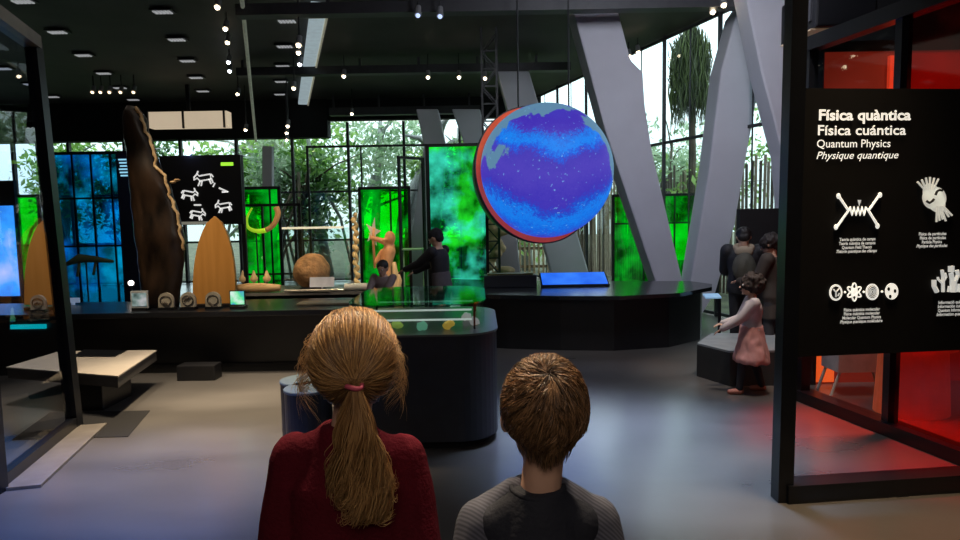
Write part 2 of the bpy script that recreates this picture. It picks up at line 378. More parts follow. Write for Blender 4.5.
# ------------------------------------------------------------------ low table with one block leg
zt = .38
c4 = [onz(6, 367, zt), onz(118, 376, zt), onz(157, 350, zt), onz(60, 351, zt)]
o = thing('low_table', 'low pale topped table on a black block by the glass screen', 'table', (c4[0].x+.8, c4[0].y+.2, 0))
MB().prism([p-Vector((0, 0, .012)) for p in c4], (0, 0, .012)).build('tabletop', LGREY, o)
cen = sum(c4, Vector())/4
c5 = [cen+(p-cen)*.985-Vector((0, 0, .11)) for p in c4]
MB().prism(c5, (0, 0, .098)).build('apron', mat('taupe edge', (.07, .065, .06), .6), o)
ins = [onz(72, 357, zt), onz(115, 357, zt), onz(127, 351, zt), onz(84, 350, zt)]
MB().prism([p+Vector((0, 0, .001)) for p in ins], (0, 0, .006)).build('inset', BLACKS, o)
l0 = onz(66, 412); l1 = onz(108, 408)
MB().box(((l0.x+l1.x)/2, l0.y+.28, .135), (l1.x-l0.x, .5, .27)).build('leg', BLACKS, o, bevel=.01)
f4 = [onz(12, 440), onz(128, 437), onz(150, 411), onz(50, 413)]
tag(MB().prism(f4, (0, 0, .006)).build('table_shadow', BLACKM), 'painted dark shadow under the low pale table', 'shadow')  # dark sheet laid on the floor as the table's painted shadow
# ------------------------------------------------------------------ long black counter (left)
cx0, cx1 = onz(-60, 378).x, onz(385, 376).x; CY = 7.1; CT = .74
o = thing('display_counter', 'long low black counter carrying the plaques, slab and wooden board', 'counter', ((cx0+cx1)/2, CY+.5, 0))
MB().box(((cx0+cx1)/2, CY+.5, CT-.03), (cx1-cx0, 1.05, .06)).build('worktop', BLACKS, o, bevel=.008)
MB().box(((cx0+cx1)/2+.1, CY+.62, (CT-.06)/2), (cx1-cx0-.3, .78, CT-.06)).build('cabinet', BLACK, o)
MB().box(((cx0+cx1)/2+.1, CY+.22, .05), (cx1-cx0-.35, .03, .1)).build('plinth', BLACKM, o)
q = onz(196, 381); o = tag(MB().box((q.x, q.y+.1, .085), (.42, .2, .17)).build('floor_box', BLACK, bevel=.012), 'small black box on the floor against the long counter', 'box')
# second counter behind
e0, e1 = at(238, 290, 9.2).x, at(372, 290, 9.2).x
o = thing('rear_counter', 'low dark counter behind, carrying the boulder and glass case', 'counter', ((e0+e1)/2, 9.3, 0))
MB().box(((e0+e1)/2, 9.3, CT-.02), (e1-e0, 1.0, .04)).build('worktop', mat('grey worktop', (.14, .13, .12), .3), o)
MB().box(((e0+e1)/2, 9.35, (CT-.04)/2), (e1-e0-.1, .8, CT-.04)).build('cabinet', BLACK, o)
# ------------------------------------------------------------------ tall dark slab
Y = 7.55
sl = [(143, 307), (139, 270), (135, 240), (131, 205), (128, 165), (124, 135), (124, 113), (130, 105), (138, 107), (145, 117), (149, 133), (156, 148), (159, 163), (166, 177), (171, 186), (176, 204), (181, 220), (186, 243), (183, 270), (179, 307)]
o = thing('petrified_trunk_slab', 'tall dark brown trunk slab with a golden ragged edge', 'exhibit', (at(160, 306, Y).x, Y, CT))
zf = CT
def grounded(pts, Y, zmin): return [Vector((p.x, p.y, max(p.z, zmin))) for p in [at(a, b, Y) for a, b in pts]]
bm = bmesh.new(); pts = grounded(sl, Y, zf)
cz = [Vector((sum(p.x for p in pts)/len(pts), Y, p.z)) for p in pts]
nn = len(sl); rings = []
# loft left profile to right profile with rounded cross section
zsamp = np.linspace(at(130, 107, Y).z, zf, 40)
lef = sorted([(p.z, p.x) for p in pts[:8]]); rig = sorted([(p.z, p.x) for p in pts[7:]])
mb = MB(); rings = []
for i, z in enumerate(zsamp):
    xl = np.interp(z, [a for a, _ in lef], [b for _, b in lef]); xr = np.interp(z, [a for a, _ in rig], [b for _, b in rig])
    jx = .02*noise.noise(Vector((0, 3, z*6)))
    rings.append((Vector(((xl+xr)/2, Y, z)), max(.02, (xr-xl)/2+jx), .10+.02*math.sin(z*9)))
mb.loft(rings[::-1], 28)
mb.build('trunk', woodmat('petrified wood', (.006, .004, .003), (.035, .020, .012), .3, 2.5, (3, 3, 1)), o, smooth=True)
mb = MB(); P = []; Rr = []
for z in np.linspace(at(130, 108, Y).z, at(180, 250, Y).z, 60):
    xr = np.interp(z, [a for a, _ in rig], [b for _, b in rig])
    P.append(Vector((xr+.05*noise.noise(Vector((z*9, 1, 2)))+.02*noise.noise(Vector((z*30, 4, 2))), Y-.07, z))); Rr.append(.016+.012*abs(noise.noise(Vector((z*20, 5, 0)))))
mb.tube(P, Rr, 7)
for z_, px in ((182, 173), (180, 177)): q = at(px, z_, Y-.06); mb.ell(q, (.04, .03, .015), n=8, m=6)
mb.build('ragged_edge', woodmat('golden bark', (.35, .2, .08), (.75, .55, .3), .6, 10, (1, 1, 1)), o, smooth=True)
# wooden boards
oak = woodmat('honey oak', (.58, .26, .055), (.66, .31, .075), .4, 2, (6, 6, .5))
def board(pts, Y, label, m):
    o = thing('wooden_board', label, 'wooden board', (at(sum(p[0] for p in pts)/len(pts), 300, Y).x, Y, CT))
    g = grounded(pts, Y, CT+.03); g = [Vector((p.x, p.y, max(p.z, CT+.03))) for p in g]
    MB().prism(g, (0, .05, 0)).build('panel', m, o, bevel=.008)
    xs = [p.x for p in g]; MB().box(((min(xs)+max(xs))/2, Y+.03, CT+.018), (max(xs)-min(xs)-.1, .22, .036)).build('stand', BLACK, o)
    return o
def bpts(cx, w, y0, y1):
    L = []; 
    for t in np.linspace(0, 1, 14): L.append((cx - w/2*math.sin(min(1, t**.62*1.12)*PI/2)*(1-.0*t), y0+(y1-y0)*t))
    R = [(2*cx-a, b) for a, b in L[1:]]
    return L + R[::-1]
board(bpts(214, 43, 216, 306), 7.5, 'tall rounded honey coloured wooden board beside the dark slab', oak)
board(bpts(44, 40, 219, 305), 7.5, 'tall rounded wooden board seen through the blue glass', oak)
# plaques
def plaque(px, pb, kind, label):
    Y = 7.28; c = at(px, pb, Y); c.z = CT
    o = thing('plaque' if kind == 'arch' else 'picture_stand', label, 'plaque' if kind == 'arch' else 'picture stand', c)
    MB().box((c.x, Y+.02, CT+.015), (.17, .10, .03)).build('base', BLACK, o)
    if kind == 'arch':
        r = .088; pts = [Vector((c.x-r, Y, CT+.03)), Vector((c.x+r, Y, CT+.03))]+[Vector((c.x+r*math.cos(a), Y, CT+.11+r*math.sin(a))) for a in np.linspace(0, PI, 12)]
        MB().prism(pts, (0, .03, 0)).build('arched_plate', mat('stone plate', (.42, .38, .30), .6), o)
        mb = MB(); mb.tube([Vector((c.x+.062*math.cos(a), Y-.004, CT+.105+.055*math.sin(a))) for a in np.linspace(0, 2*PI, 20)], .006, 6)
        mb.build('ring', mat('dark bronze', (.06, .05, .04), .4), o)
        rr = random.Random(px); mb = MB(); p = Vector((c.x-.04, Y-.006, CT+.09)); L = [p]
        for k in range(6): p = p+Vector((.014, 0, rr.uniform(-.03, .035))); L.append(p)
        mb.tube(L, [.004, .009, .012, .012, .010, .007, .003], 6); mb.build('relief', mat('dark relief', (.10, .08, .06), .5) if px != 187 else mat('gold relief', (.6, .48, .2), .5), o, smooth=True)
    else:
        MB().box((c.x, Y, CT+.125), (.20 if kind == 'photo' else .175, .02, .20 if kind == 'photo' else .17)).build('frame', mat('silver grey frame', (.45, .47, .48), .4) if kind == 'photo' else BLACK, o, bevel=.004)
        m = emat('photo print', [(.02, .05, .04), (.25, .35, .33), (.6, .6, .62)], .7, 9) if kind == 'photo' else emat('bright map screen', [(.05, .15, .7), (.1, .75, .3), (.7, .9, .8)], 1.0, 7)
        MB().box((c.x, Y-.012, CT+.125), (.165 if kind == 'photo' else .155, .006, .15)).build('picture', m, o)
plaque(140, 305, 'photo', 'small framed photo print standing before the tall dark slab')
plaque(166, 305, 'arch', 'arched stone plaque, right of the framed photo print')
plaque(188, 305, 'arch', 'arched stone plaque, just left of the honey wooden board')
plaque(213, 305, 'arch', 'arched stone plaque in front of the honey wooden board')
plaque(238, 305, 'screen', 'small bright green and blue screen right of the wooden board')
plaque(38, 306, 'arch', 'arched stone plaque seen through the blue glass')
# black panel with rock-art animals
Y = 9.0; a = at(160, 156, Y); b = at(244, 224, Y)
o = thing('rock_art_panel', 'black hanging panel with white outlined animals above the wooden board', 'display panel', ((a.x+b.x)/2, Y, 0))
MB().box(((a.x+b.x)/2, Y, (a.z+b.z)/2), (b.x-a.x, .05, a.z-b.z)).build('board', BLACK, o)
mb = MB()
for xx in (a.x+.05, b.x-.02): mb.box((xx, Y+.05, a.z/2), (.05, .05, a.z))
mb.build('post', BLACK, o)
p = at(197, 223, Y-.05); MB().box(p, (.68, .04, .04)).build('light_bar', mat('pale bar', (.5, .5, .42), .5, emit=(.5, .5, .4), es=.25), o)
wl_m = mat('white line', (.8, .8, .78), .6, emit=(.8, .8, .78), es=.7)
for (cx, cy, s, fl) in [(203, 178, 1, 1), (190, 194, .85, -1), (223, 206, .85, 1), (198, 214, .8, -1)]:
    mb = MB(); Q = lambda u, v: at(cx+u*s*fl, cy+v*s, Y-.035)
    for L in ([(-9, -1), (-6, -4), (-4, -2), (7, -4), (8, 1), (-3, 3), (-6, 0), (-9, 2), (-9, -1)], [(-3, 3), (-5, 8)], [(-1, 3), (-2, 8)], [(6, 1), (8, 6)], [(8, 0), (10, 5)], [(-6, -4), (-5, -7)], [(8, -4), (10, -1)]):
        mb.tube([Q(*q) for q in L], .011, 5)
    mb.build('animal_drawing', wl_m, o)
mb = MB().tube([at(215, 183, Y-.035), at(213, 187, Y-.035)], .01, 5).tube([at(194, 205, Y-.035), at(201, 205, Y-.035)], .012, 5).tube([at(219, 188, Y-.035), at(228, 192, Y-.035), at(222, 192, Y-.035)], .013, 5)
mb.build('mark', wl_m, o)
q = at(227, 164, Y-.03); MB().box(q, (.17, .01, .045)).build('green_sign', mat('green lit sign', (.4, .9, .05), .5, emit=(.4, .95, .05), es=.9), o)
q = at(188, 152, Y-.05); o = thing('blue_spot', 'small glowing blue lamp on top of the black animal panel', 'lamp', q)
MB().ell(q, .045).build('bulb', mat('blue bulb', (.3, .5, 1), .3, emit=(.35, .5, 1), es=12), o, smooth=True)
MB().tube([q+Vector((0, .02, 0)), q+Vector((0, .1, -.05))], .02).build('socket', BLACK, o)
# white text panel at (125,168)
q = at(125, 168, 10.2)
o = thing('text_panel', 'narrow dark panel with blue-white text lines beside the cyan glass', 'text panel', (q.x, 10.2, 0))
MB().box((q.x, 10.2, q.z/2+.12), (.26, .03, q.z+.24)).build('board', mat('deep blue board', (.006, .012, .04), .5), o)
mb = MB()
for k in range(6): mb.box((q.x-.01, 10.18, q.z+.13-k*.05), (.15-.02*(k % 3), .008, .022))
mb.build('text_lines', mat('pale blue lines', (.4, .7, .9), .5, emit=(.3, .7, .95), es=.9), o)
# ------------------------------------------------------------------ exhibits between the counters
def lathe(mb, c, prof, n=20): return mb.loft([(Vector(c)+Vector((0, 0, z)), r, r) for z, r in prof], n)
Y = 9.2
# curved horn, half tan; green light on the rest put into its colour
H1 = [at(x_, y_, 9.3) for x_, y_ in [(252, 208), (247, 218), (248, 227), (256, 231), (266, 230), (274, 224), (278, 214), (276, 207)]]
o = thing('curved_horn', 'curved horn half lit green and half tan on a thin stand', 'exhibit', (H1[3].x, 9.3, CT))
def cr(P, m=6):
    Q = []
    for i in range(len(P)-1):
        a, b, c, d = P[max(i-1, 0)], P[i], P[i+1], P[min(i+2, len(P)-1)]
        for k in range(m): t = k/m; Q.append(.5*((2*b)+(c-a)*t+(2*a-5*b+4*c-d)*t*t+(3*b-a-3*c+d)*t**3))
    return Q+[P[-1]]
HH = cr(H1); n5 = 25
MB().tube(HH[:n5], [.012+.024*k/24 for k in range(n5)], 8).build('green_lit_half', mat('green lit horn', (.45, .8, .03), .5, emit=(.45, .8, .03), es=.5), o, smooth=True)
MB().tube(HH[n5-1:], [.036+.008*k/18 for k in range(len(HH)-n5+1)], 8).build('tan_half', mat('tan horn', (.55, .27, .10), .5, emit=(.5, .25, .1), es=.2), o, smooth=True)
MB().tube([Vector((H1[3].x, 9.32, CT)), H1[3]], .012).box((H1[3].x, 9.32, CT+.01), (.3, .2, .02)).build('stand', BLACK, o)
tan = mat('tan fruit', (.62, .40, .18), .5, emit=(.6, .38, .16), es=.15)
for i, px in enumerate((243, 254, 267)):
    q = at(px, 279, 9.05); q.z = CT+.17
    o = thing('gourd', ['small tan gourd, leftmost of the three behind the wooden board', 'small tan gourd in the middle of the row of three', 'small tan gourd, rightmost of three and nearest the boulder'][i], 'gourd', (q.x, 9.05, CT), 0, 'three gourds on small stands')
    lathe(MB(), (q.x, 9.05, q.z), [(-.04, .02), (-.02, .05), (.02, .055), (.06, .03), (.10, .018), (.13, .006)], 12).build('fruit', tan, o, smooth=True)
    MB().tube([(q.x, 9.05, CT), (q.x, 9.05, q.z-.03)], .012).box((q.x, 9.05, CT+.01), (.1, .1, .02)).build('stand', BLACK, o)
a = at(239, 289, 9.0); b = at(283, 289, 9.0)
o = tag(MB().tube([Vector((a.x, 9.0-.12, CT+.065)), Vector((a.x+.2, 9.0-.12, CT+.07)), Vector((b.x-.2, 9-.12, CT+.065)), Vector((b.x, 9-.12, CT+.06))], [.05, .065, .065, .045], 12).build('log', woodmat('pale log', (.45, .26, .1), (.7, .46, .22), .6, 3, (1, 6, 6)), smooth=True), 'pale wooden log lying beneath the three small gourds', 'log')
# boulder
q = at(312, 271, 9.15); r = 18.5/640*9.15
mb = MB().ell((0, 0, 0), (r, r, r*.97), n=40, m=28)
vs = []
for v in mb.v:
    v = Vector(v); v *= 1+.06*noise.noise(v*7)-.05*abs(noise.noise(v*3+Vector((3, 1, 2)))); vs.append(tuple(v+q))
mb.v = vs
o = thing('boulder', 'round rough tan boulder on a grey plinth', 'exhibit', (q.x, q.y, CT))
mb.build('rock', mat('ochre stone', (.42, .22, .09), .8, var=.45, scale=9, bump=.8, bscale=18), o, smooth=True)
MB().loft([(Vector((q.x, q.y, CT)), .2, .2), (Vector((q.x, q.y, q.z-r*.8)), .14, .14)]).build('plinth', DKGREY, o)
q = at(322, 281, 8.88); q.z = CT+.13; tag(MB().bar((q.x, 8.88, CT), (q.x, 8.88, CT+.06), .02).box(q, (.34, .015, .14), M=Matrix.Rotation(-.25, 3, 'X')).build('info_plate', mat('pale grey plate', (.5, .48, .5), .3, emit=(.4, .4, .42), es=.15)), 'tilted pale information plate in front of the boulder', 'sign')
# glass case
a = at(286, 228, 9.45); b = at(346, 228, 9.45)
o = thing('glass_case', 'clear glass display case with a bright top edge behind the boulder', 'display case', ((a.x+b.x)/2, 9.5, CT))
MB().box(((a.x+b.x)/2, 9.5, (a.z+CT)/2), (b.x-a.x, .45, a.z-CT-.02)).build('glass_box', GLASS, o)
MB().box(((a.x+b.x)/2, 9.26, a.z), (b.x-a.x, .03, .03)).build('top_edge', mat('bright edge', (.7, .66, .5), .4, emit=(.8, .74, .55), es=.6), o)
# instruments in front
for i, (x0_, x1_, py, r_, lab) in enumerate([(345, 370, 289, .055, 'white roller lying on the counter right of the boulder'), (285, 345, 297, .02, 'thin steel rod lying along the counter below the boulder'), (290, 330, 292, .022, 'short grey rod lying in front of the boulder plinth')]):
    Yq = 8.86-.03*i; a = at(x0_, py, Yq); b = at(x1_, py, Yq)
    tag(MB().tube([(a.x, Yq, CT+r_), (b.x, Yq, CT+r_)], r_, 14).build('roller' if i == 0 else 'rod', mat('white roller', (.6, .57, .5), .5) if i == 0 else mat('steel rod', (.45, .42, .36), .3, metal=.6), smooth=False), lab, 'roller' if i == 0 else 'rod')
tag(MB().box((at(400, 293, 7.55).x-.75, 7.55, CT+.014), (.9, .25, .028)).build('tray', mat('brass tray', (.35, .3, .2), .4), bevel=.008), 'long brass coloured tray on the counter behind the girl', 'tray')
# twisted golden column
q = at(357, 286, 9.9); zt = at(357, 214, 9.9).z
o = thing('twisted_specimen', 'thin knobbly golden specimen standing beside the green glass', 'exhibit', (q.x, 9.9, 0))
lathe(MB(), (q.x, 9.9, 0), [(0, .12), (.7, .12), (.7, .01)], 14).build('pedestal', DKGREY, o)
P = []; Rr = []
for k in range(60):
    z = .7+(zt-.7)*k/59; P.append((q.x+.02*math.sin(k*.9), 9.9+.02*math.cos(k*.9), z)); Rr.append(.018+.026*abs(math.sin(k*.55)))
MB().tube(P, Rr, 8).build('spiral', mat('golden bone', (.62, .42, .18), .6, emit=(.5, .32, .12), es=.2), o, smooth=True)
# ------------------------------------------------------------------ remeshed figures
def remesh(mb, name, m, parent, voxel=.008, it=4, loc=None):
    me = bpy.data.meshes.new('tmp'); me.from_pydata(mb.v, [], mb.f)
    bm = bmesh.new(); bm.from_mesh(me); bmesh.ops.recalc_face_normals(bm, faces=bm.faces); bm.to_mesh(me); bm.free()
    t = bpy.data.objects.new('tmp', me); C.objects.link(t)
    r = t.modifiers.new('r', 'REMESH'); r.mode = 'VOXEL'; r.voxel_size = voxel
    s = t.modifiers.new('s', 'SMOOTH'); s.iterations = it; s.factor = .5
    bpy.context.view_layer.update()
    dg = bpy.context.evaluated_depsgraph_get(); nm = bpy.data.meshes.new_from_object(t.evaluated_get(dg))
    bpy.data.objects.remove(t); nm.name = name; nm.materials.clear(); nm.materials.append(m)
    for p in nm.polygons: p.use_smooth = True
    return link(name, nm, parent, loc)
def hand(mb, w, d, side, palm_n, L=.16, curl=.5):
    """palm plus four unequal bent fingers and a thumb; w wrist, d direction, side = thumb side"""
    d = Vector(d).normalized(); palm_n = Vector(palm_n).normalized(); s = d.cross(palm_n).normalized()*side
    k = L/.18; pc = w + d*.045*k
    M = Matrix((s, palm_n, d)).transposed(); mb.ell(pc, (.040*k, .016*k, .052*k), M, 12, 8)
    for i, (off, ln) in enumerate([(.028, .068), (.010, .078), (-.009, .072), (-.027, .056)]):
        a = w + d*.085*k + s*off*k; dr = (d+s*off*2).normalized(); p = a
        rr = .0095*k
        for j in range(3):
            ang = curl*(j+.5)*.8; dd = (dr*math.cos(ang)+palm_n*math.sin(ang)).normalized(); q = p+dd*ln*k/3*(1.15-.12*j)
            mb.cap(p, q, rr, rr*.9, 8); p = q; rr *= .92
    a = w + d*.03*k + s*.03*k; b = a+(d*.5+s*.8+palm_n*.25).normalized()*.035*k; c = b+(d*.85+s*.3+palm_n*.35).normalized()*.03*k
    mb.cap(a, b, .013*k, .0105*k, 8); mb.cap(b, c, .0105*k, .009*k, 8)
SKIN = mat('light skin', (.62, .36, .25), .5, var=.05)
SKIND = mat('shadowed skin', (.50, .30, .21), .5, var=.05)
def figure(label, cat, loc, rz, h, skin=SKIN, bend=0, sh=.815, shw=.112, head=(.052, .062, .070), headc=.925, turn=0, nod=0,
           hands=None, legs=None, girth=1.0, voxel=.008, elb=.4, headx=0):
    """local frame: faces +y; positions as fractions of h; hands: two local hand targets in metres"""
    root = thing('person', label, cat, loc, rz)
    R3 = Matrix.Rotation(rz, 3, 'Z'); L0 = Vector(loc)
    piv = Vector((0, 0, .52*h)); RB = Matrix.Rotation(-bend, 3, 'X')
    def up(p): p = Vector(p); return piv + RB @ (p-piv)
    J = {}
    for s in (-1, 1):
        J['sh', s] = up((s*shw*h, 0, sh*h)); J['hip', s] = Vector((s*.05*h, 0, .51*h))
        fx, fy = (legs or {}).get(s, (s*.055, 0))
        J['an', s] = Vector((fx*h, fy*h, .045*h)); mid = (J['hip', s]+J['an', s])/2; J['kn', s] = mid+Vector((0, .012*h+abs(fy)*.1*h, .01*h))
        t = Vector(hands[s]) if hands and hands.get(s) else up((s*.15*h, .03*h, .49*h))
        S0 = J['sh', s]; D = t-S0; la, lb = .175*h, .155*h; dist = min(D.length, (la+lb)*.985); D = D.normalized()*dist
        t = S0+D; J['wr', s] = t
        c = (la*la-lb*lb+dist*dist)/(2*dist); hh = math.sqrt(max(0, la*la-c*c)); bd = Vector((s*elb, -.6, -.6)); bd = (bd-D.normalized()*bd.dot(D.normalized())).normalized()
        J['el', s] = S0+D.normalized()*c+bd*hh
    hc = up((headx, .012*h, headc*h)); RH = RB @ Matrix.Rotation(turn, 3, 'Z') @ Matrix.Rotation(-nod, 3, 'X')
    J['head'] = hc; J['RH'] = RH; J['up'] = up; J['h'] = h; J['hr'] = tuple(c*h for c in head); J['RB'] = RB
    neck0 = up((0, -.005*h, (sh+.005)*h)); g = girth
    def tors(mb, e=0.0, lo=.50, hi=1.0):
        rg = [(.485, .080, .058), (.53, .092, .064), (.58, .084, .060), (.64, .078, .056), (.70, .086, .062), (.76, .096, .064), (sh-.02, .088, .055), (sh+.012, .058, .042), (sh+.03, .035, .034)]
        rg = [(z if z < .52 or i > 5 else .52+(z-.52)*(sh-.535)/.28, a, b) for i, (z, a, b) in enumerate(rg)]
        L = [(up((0, 0, z*h)), a*h*g+e, b*h*g+e, RB) for z, a, b in rg if lo <= z <= hi]
        mb.loft(L, 24)
    def arm(mb, s, e=0.0, hnd=True, k=1.0):
        mb.cap(J['sh', s], J['el', s], .031*h*g+e, .024*h*g+e*.9); mb.cap(J['el', s], J['wr', s], .024*h*g+e*.9, (.017*h+e*.7)*k)
    def leg(mb, s, e=0.0):
        mb.cap(J['hip', s], J['kn', s], .048*h*g+e, .032*h*g+e); mb.cap(J['kn', s], J['an', s], .032*h*g+e, .021*h+e)
    def foot(mb, s, e=0.0):
        a = J['an', s]; mb.cap(a+Vector((0, -.01*h, -.018*h)), a+Vector((s*.008*h, .075*h, -.026*h)), .021*h+e, .016*h+e)
    J['tors'] = tors; J['arm'] = arm; J['leg'] = leg; J['foot'] = foot
    def place(mb): mb.v = [tuple(L0+R3 @ Vector(v)) for v in mb.v]; return mb
    J['place'] = place; J['W'] = lambda p: L0+R3 @ Vector(p); J['root'] = root; J['R3'] = R3
    mb = MB(); tors(mb)
    for s in (-1, 1):
        arm(mb, s); leg(mb, s); foot(mb, s)
        hand(mb, J['wr', s], J['wr', s]-J['el', s], -s if hands is None or not hands.get(s) else s, (0, .0, -1) if hands and hands.get(s) else (-s, 0, 0), L=.105*h)
    mb.cap(neck0, hc-RH @ Vector((0, .01*h, head[2]*h*.5)), .032*h, .030*h)
    rx, ry, rzh = J['hr']
    Hd = lambda x_, y_, z_: hc+RH @ Vector((x_*rx, y_*ry, z_*rzh))
    mb.ell(hc+RH @ Vector((0, -ry*.06, rzh*.15)), (rx, ry, rzh*.86), RH, 20, 14)            # cranium
    mb.ell(Hd(0, .22, -.5), (rx*.74, ry*.72, rzh*.52), RH, 16, 10)                           # jaw and cheeks
    mb.cap(Hd(0, .92, .02), Hd(0, 1.16, -.26), rx*.09, rx*.15, 8)                            # nose
    mb.ell(Hd(0, .86, .18), (rx*.55, ry*.14, rzh*.07), RH, 12, 6)                            # brow
    mb.ell(Hd(0, .90, -.56), (rx*.30, ry*.12, rzh*.05), RH, 10, 6); mb.ell(Hd(0, .82, -.86), (rx*.26, ry*.16, rzh*.12), RH, 10, 6)
    for s in (-1, 1): mb.ell(Hd(s*1.0, -.05, -.08), (rx*.12, ry*.2, rzh*.25), RH, 10, 8)
    body = remesh(place(mb), 'body', skin, root, voxel, 3)
    mb = MB(); mi = MB()
    for s in (-1, 1): mb.ell(Hd(s*.36, .84, .02), rx*.15, RH, 10, 8); mi.ell(Hd(s*.36, .975, .02), rx*.07, RH, 8, 6)
    eb = place(mb).build('eyes', mat('eye white', (.7, .68, .66), .3), root, smooth=True); place(mi).build('iris', mat('dark iris', (.03, .02, .015), .2), eb, smooth=True)
    mb = MB().tube([Hd(-.28, .99, -.58), Hd(0, 1.04, -.57), Hd(.28, .99, -.58)], [.0015*h, .003*h, .0015*h], 6)
    place(mb).build('mouth', mat('lips', (.42, .15, .13), .5), root, smooth=True)
    return J
def garment(J, name, m, e, parts, voxel=.010, it=6, extra=None, lo=.50, hi=.83):
    mb = MB()
    if 't' in parts: J['tors'](mb, e, lo, hi)
    for s in (-1, 1):
        if 'a' in parts: J['arm'](mb, s, e)
        if 'l' in parts: J['leg'](mb, s, e)
        if 'f' in parts: J['foot'](mb, s, e)
    if extra: extra(mb)
    return remesh(J['place'](mb), name, m, J['root'], voxel, it)
def wrinkle(o, amp, sc, seed=0):
    for v in o.data.vertices:
        p = v.co; d = noise.noise(Vector((p.x*sc, p.y*sc, p.z*sc*.55))+Vector((seed, 0, 0)))+.5*noise.noise(Vector((p.x*sc*2.3, p.y*sc*2.3, p.z*sc*1.1)))
        v.co = p + v.normal*d*amp
def strands(name, paths, rad, m, parent, seed=1, grad=0, dark=0):
    """paths: (n,k,3) array; thin tapering three sided tubes with a per-strand tone"""
    n, k, _ = paths.shape; r = np.random.default_rng(seed)
    tan_ = np.gradient(paths, axis=1); tan_ /= np.linalg.norm(tan_, axis=2, keepdims=True)+1e-9
    ref = r.normal(size=(n, 1, 3)); xx = np.cross(tan_, ref); xx /= np.linalg.norm(xx, axis=2, keepdims=True)+1e-9; yy = np.cross(tan_, xx)
    t = np.linspace(0, 1, k); tr = rad*(1-.75*np.clip((t-.5)*2, 0, 1)**1.5)*np.where(t < .02, .6, 1)
    vs = np.stack([paths+tr[None, :, None]*(xx*math.cos(a)+yy*math.sin(a)) for a in (0, 2*PI/3, 4*PI/3)], axis=2).reshape(-1, 3)
    idx = np.arange(n)[:, None, None]*k*3+np.arange(k-1)[None, :, None]*3+np.arange(3)[None, None, :]
    nx = np.arange(n)[:, None, None]*k*3+np.arange(k-1)[None, :, None]*3+((np.arange(3)+1) % 3)[None, None, :]
    f = np.stack([idx, nx, nx+3, idx+3], axis=-1).reshape(-1, 4)
    me = bpy.data.meshes.new(name); me.vertices.add(len(vs)); me.vertices.foreach_set('co', vs.astype(np.float32).ravel())
    me.loops.add(f.size); me.loops.foreach_set('vertex_index', f.astype(np.int32).ravel())
    me.polygons.add(len(f)); me.polygons.foreach_set('loop_start', np.arange(0, f.size, 4, dtype=np.int32)); me.update(calc_edges=True)
    me.polygons.foreach_set('use_smooth', np.ones(len(f), dtype=bool))
    at_ = me.attributes.new('tone', 'FLOAT', 'POINT'); at_.data.foreach_set('value', np.clip(np.repeat(r.random((n, 1))*(1-grad)-dark*np.repeat(r.random((1, n)).T > .75, 1, 1), k*3, 1).reshape(n, k, 3)+grad*np.linspace(0, 1, k)[None, :, None]**1.5, 0, 1).ravel().astype(np.float32))
    me.materials.append(m); return link(name, me, parent)
def hairmat(name, c0, c1, rough=.38):
    m, nt, b, out = _nt(name); a = nt.nodes.new('ShaderNodeAttribute'); a.attribute_name = 'tone'
    r = nt.nodes.new('ShaderNodeValToRGB'); r.color_ramp.elements[0].color = (*c0, 1); r.color_ramp.elements[1].color = (*c1, 1)
    nt.links.new(a.outputs['Fac'], r.inputs[0]); nt.links.new(r.outputs[0], b.inputs['Base Color']); b.inputs['Roughness'].default_value = rough
    b.inputs['Specular IOR Level'].default_value = .5; return m
def shoes(J, m=None): garment(J, 'shoes', m or mat('dark shoes', (.03, .03, .035), .5), .008, 'f', .008, 2)
# ---- girl, foreground
GY = 1.50; gc = at(354, 360, GY); gh = 1.525
J = figure('girl with a long blonde ponytail and dark red sweatshirt, seen from behind', 'person', (gc.x-.022, GY, 0), 0, gh, elb=.15, headx=.022, sh=.770, shw=.086, head=(.054, .064, .076), headc=.922, voxel=.007,
           hands={-1: (-.175, .06, .70), 1: (.175, .06, .70)})
red = mat('burgundy fleece', (.095, .007, .014), .9, spec=.08, var=.15, scale=14, bump=.25, bscale=120)
def gx(mb):
    up = J['up']; h = gh
    for s in (-1, 1):
        mb.cap(up((s*.025*h, -.006*h, .788*h)), up((s*.086*h, -.002*h, .762*h)), .034*h, .040*h)
        mb.cap(J['sh', s], J['el', s], .041*h, .042*h); mb.cap(J['el', s], J['wr', s], .042*h, .030*h)
    mb.loft([(up((0, -.002, .56*h)), .100*h, .080*h), (up((0, -.002, .66*h)), .104*h, .082*h), (up((0, -.004, .74*h)), .102*h, .074*h), (up((0, -.004, .79*h)), .066*h, .052*h), (up((0, -.004, .825*h)), .040*h, .038*h)], 24)
g = garment(J, 'sweatshirt', red, .014, 'ta', .007, 5, gx, .48, .79); wrinkle(g, .013, 7)
mb = MB(); c = J['up']((0, -.004, .816*gh)); mb.tube([c+Vector((.060*math.cos(a), .052*math.sin(a), .006*math.sin(a))) for a in np.linspace(0, 2*PI, 28)], .010, 8)
J['place'](mb).build('collar', mat('ribbed burgundy collar', (.085, .008, .012), .85), J['root'], smooth=True)
garment(J, 'trousers', mat('blue jeans', (.03, .05, .11), .8), .014, 'l', .010, 3, lambda mb: J['tors'](mb, .010, .48, .56)); shoes(J, mat('white trainers', (.6, .6, .6), .5))
hm = hairmat('honey blonde hair', (.16, .070, .022), (.74, .43, .17))
hc = J['W'](J['head']); hc = Vector((hc.x, GY, gc.z)); HC = np.array(hc)
RX, RY, RZ = .098, .108, .112
T = np.array(at(355, 386, GY-.118))
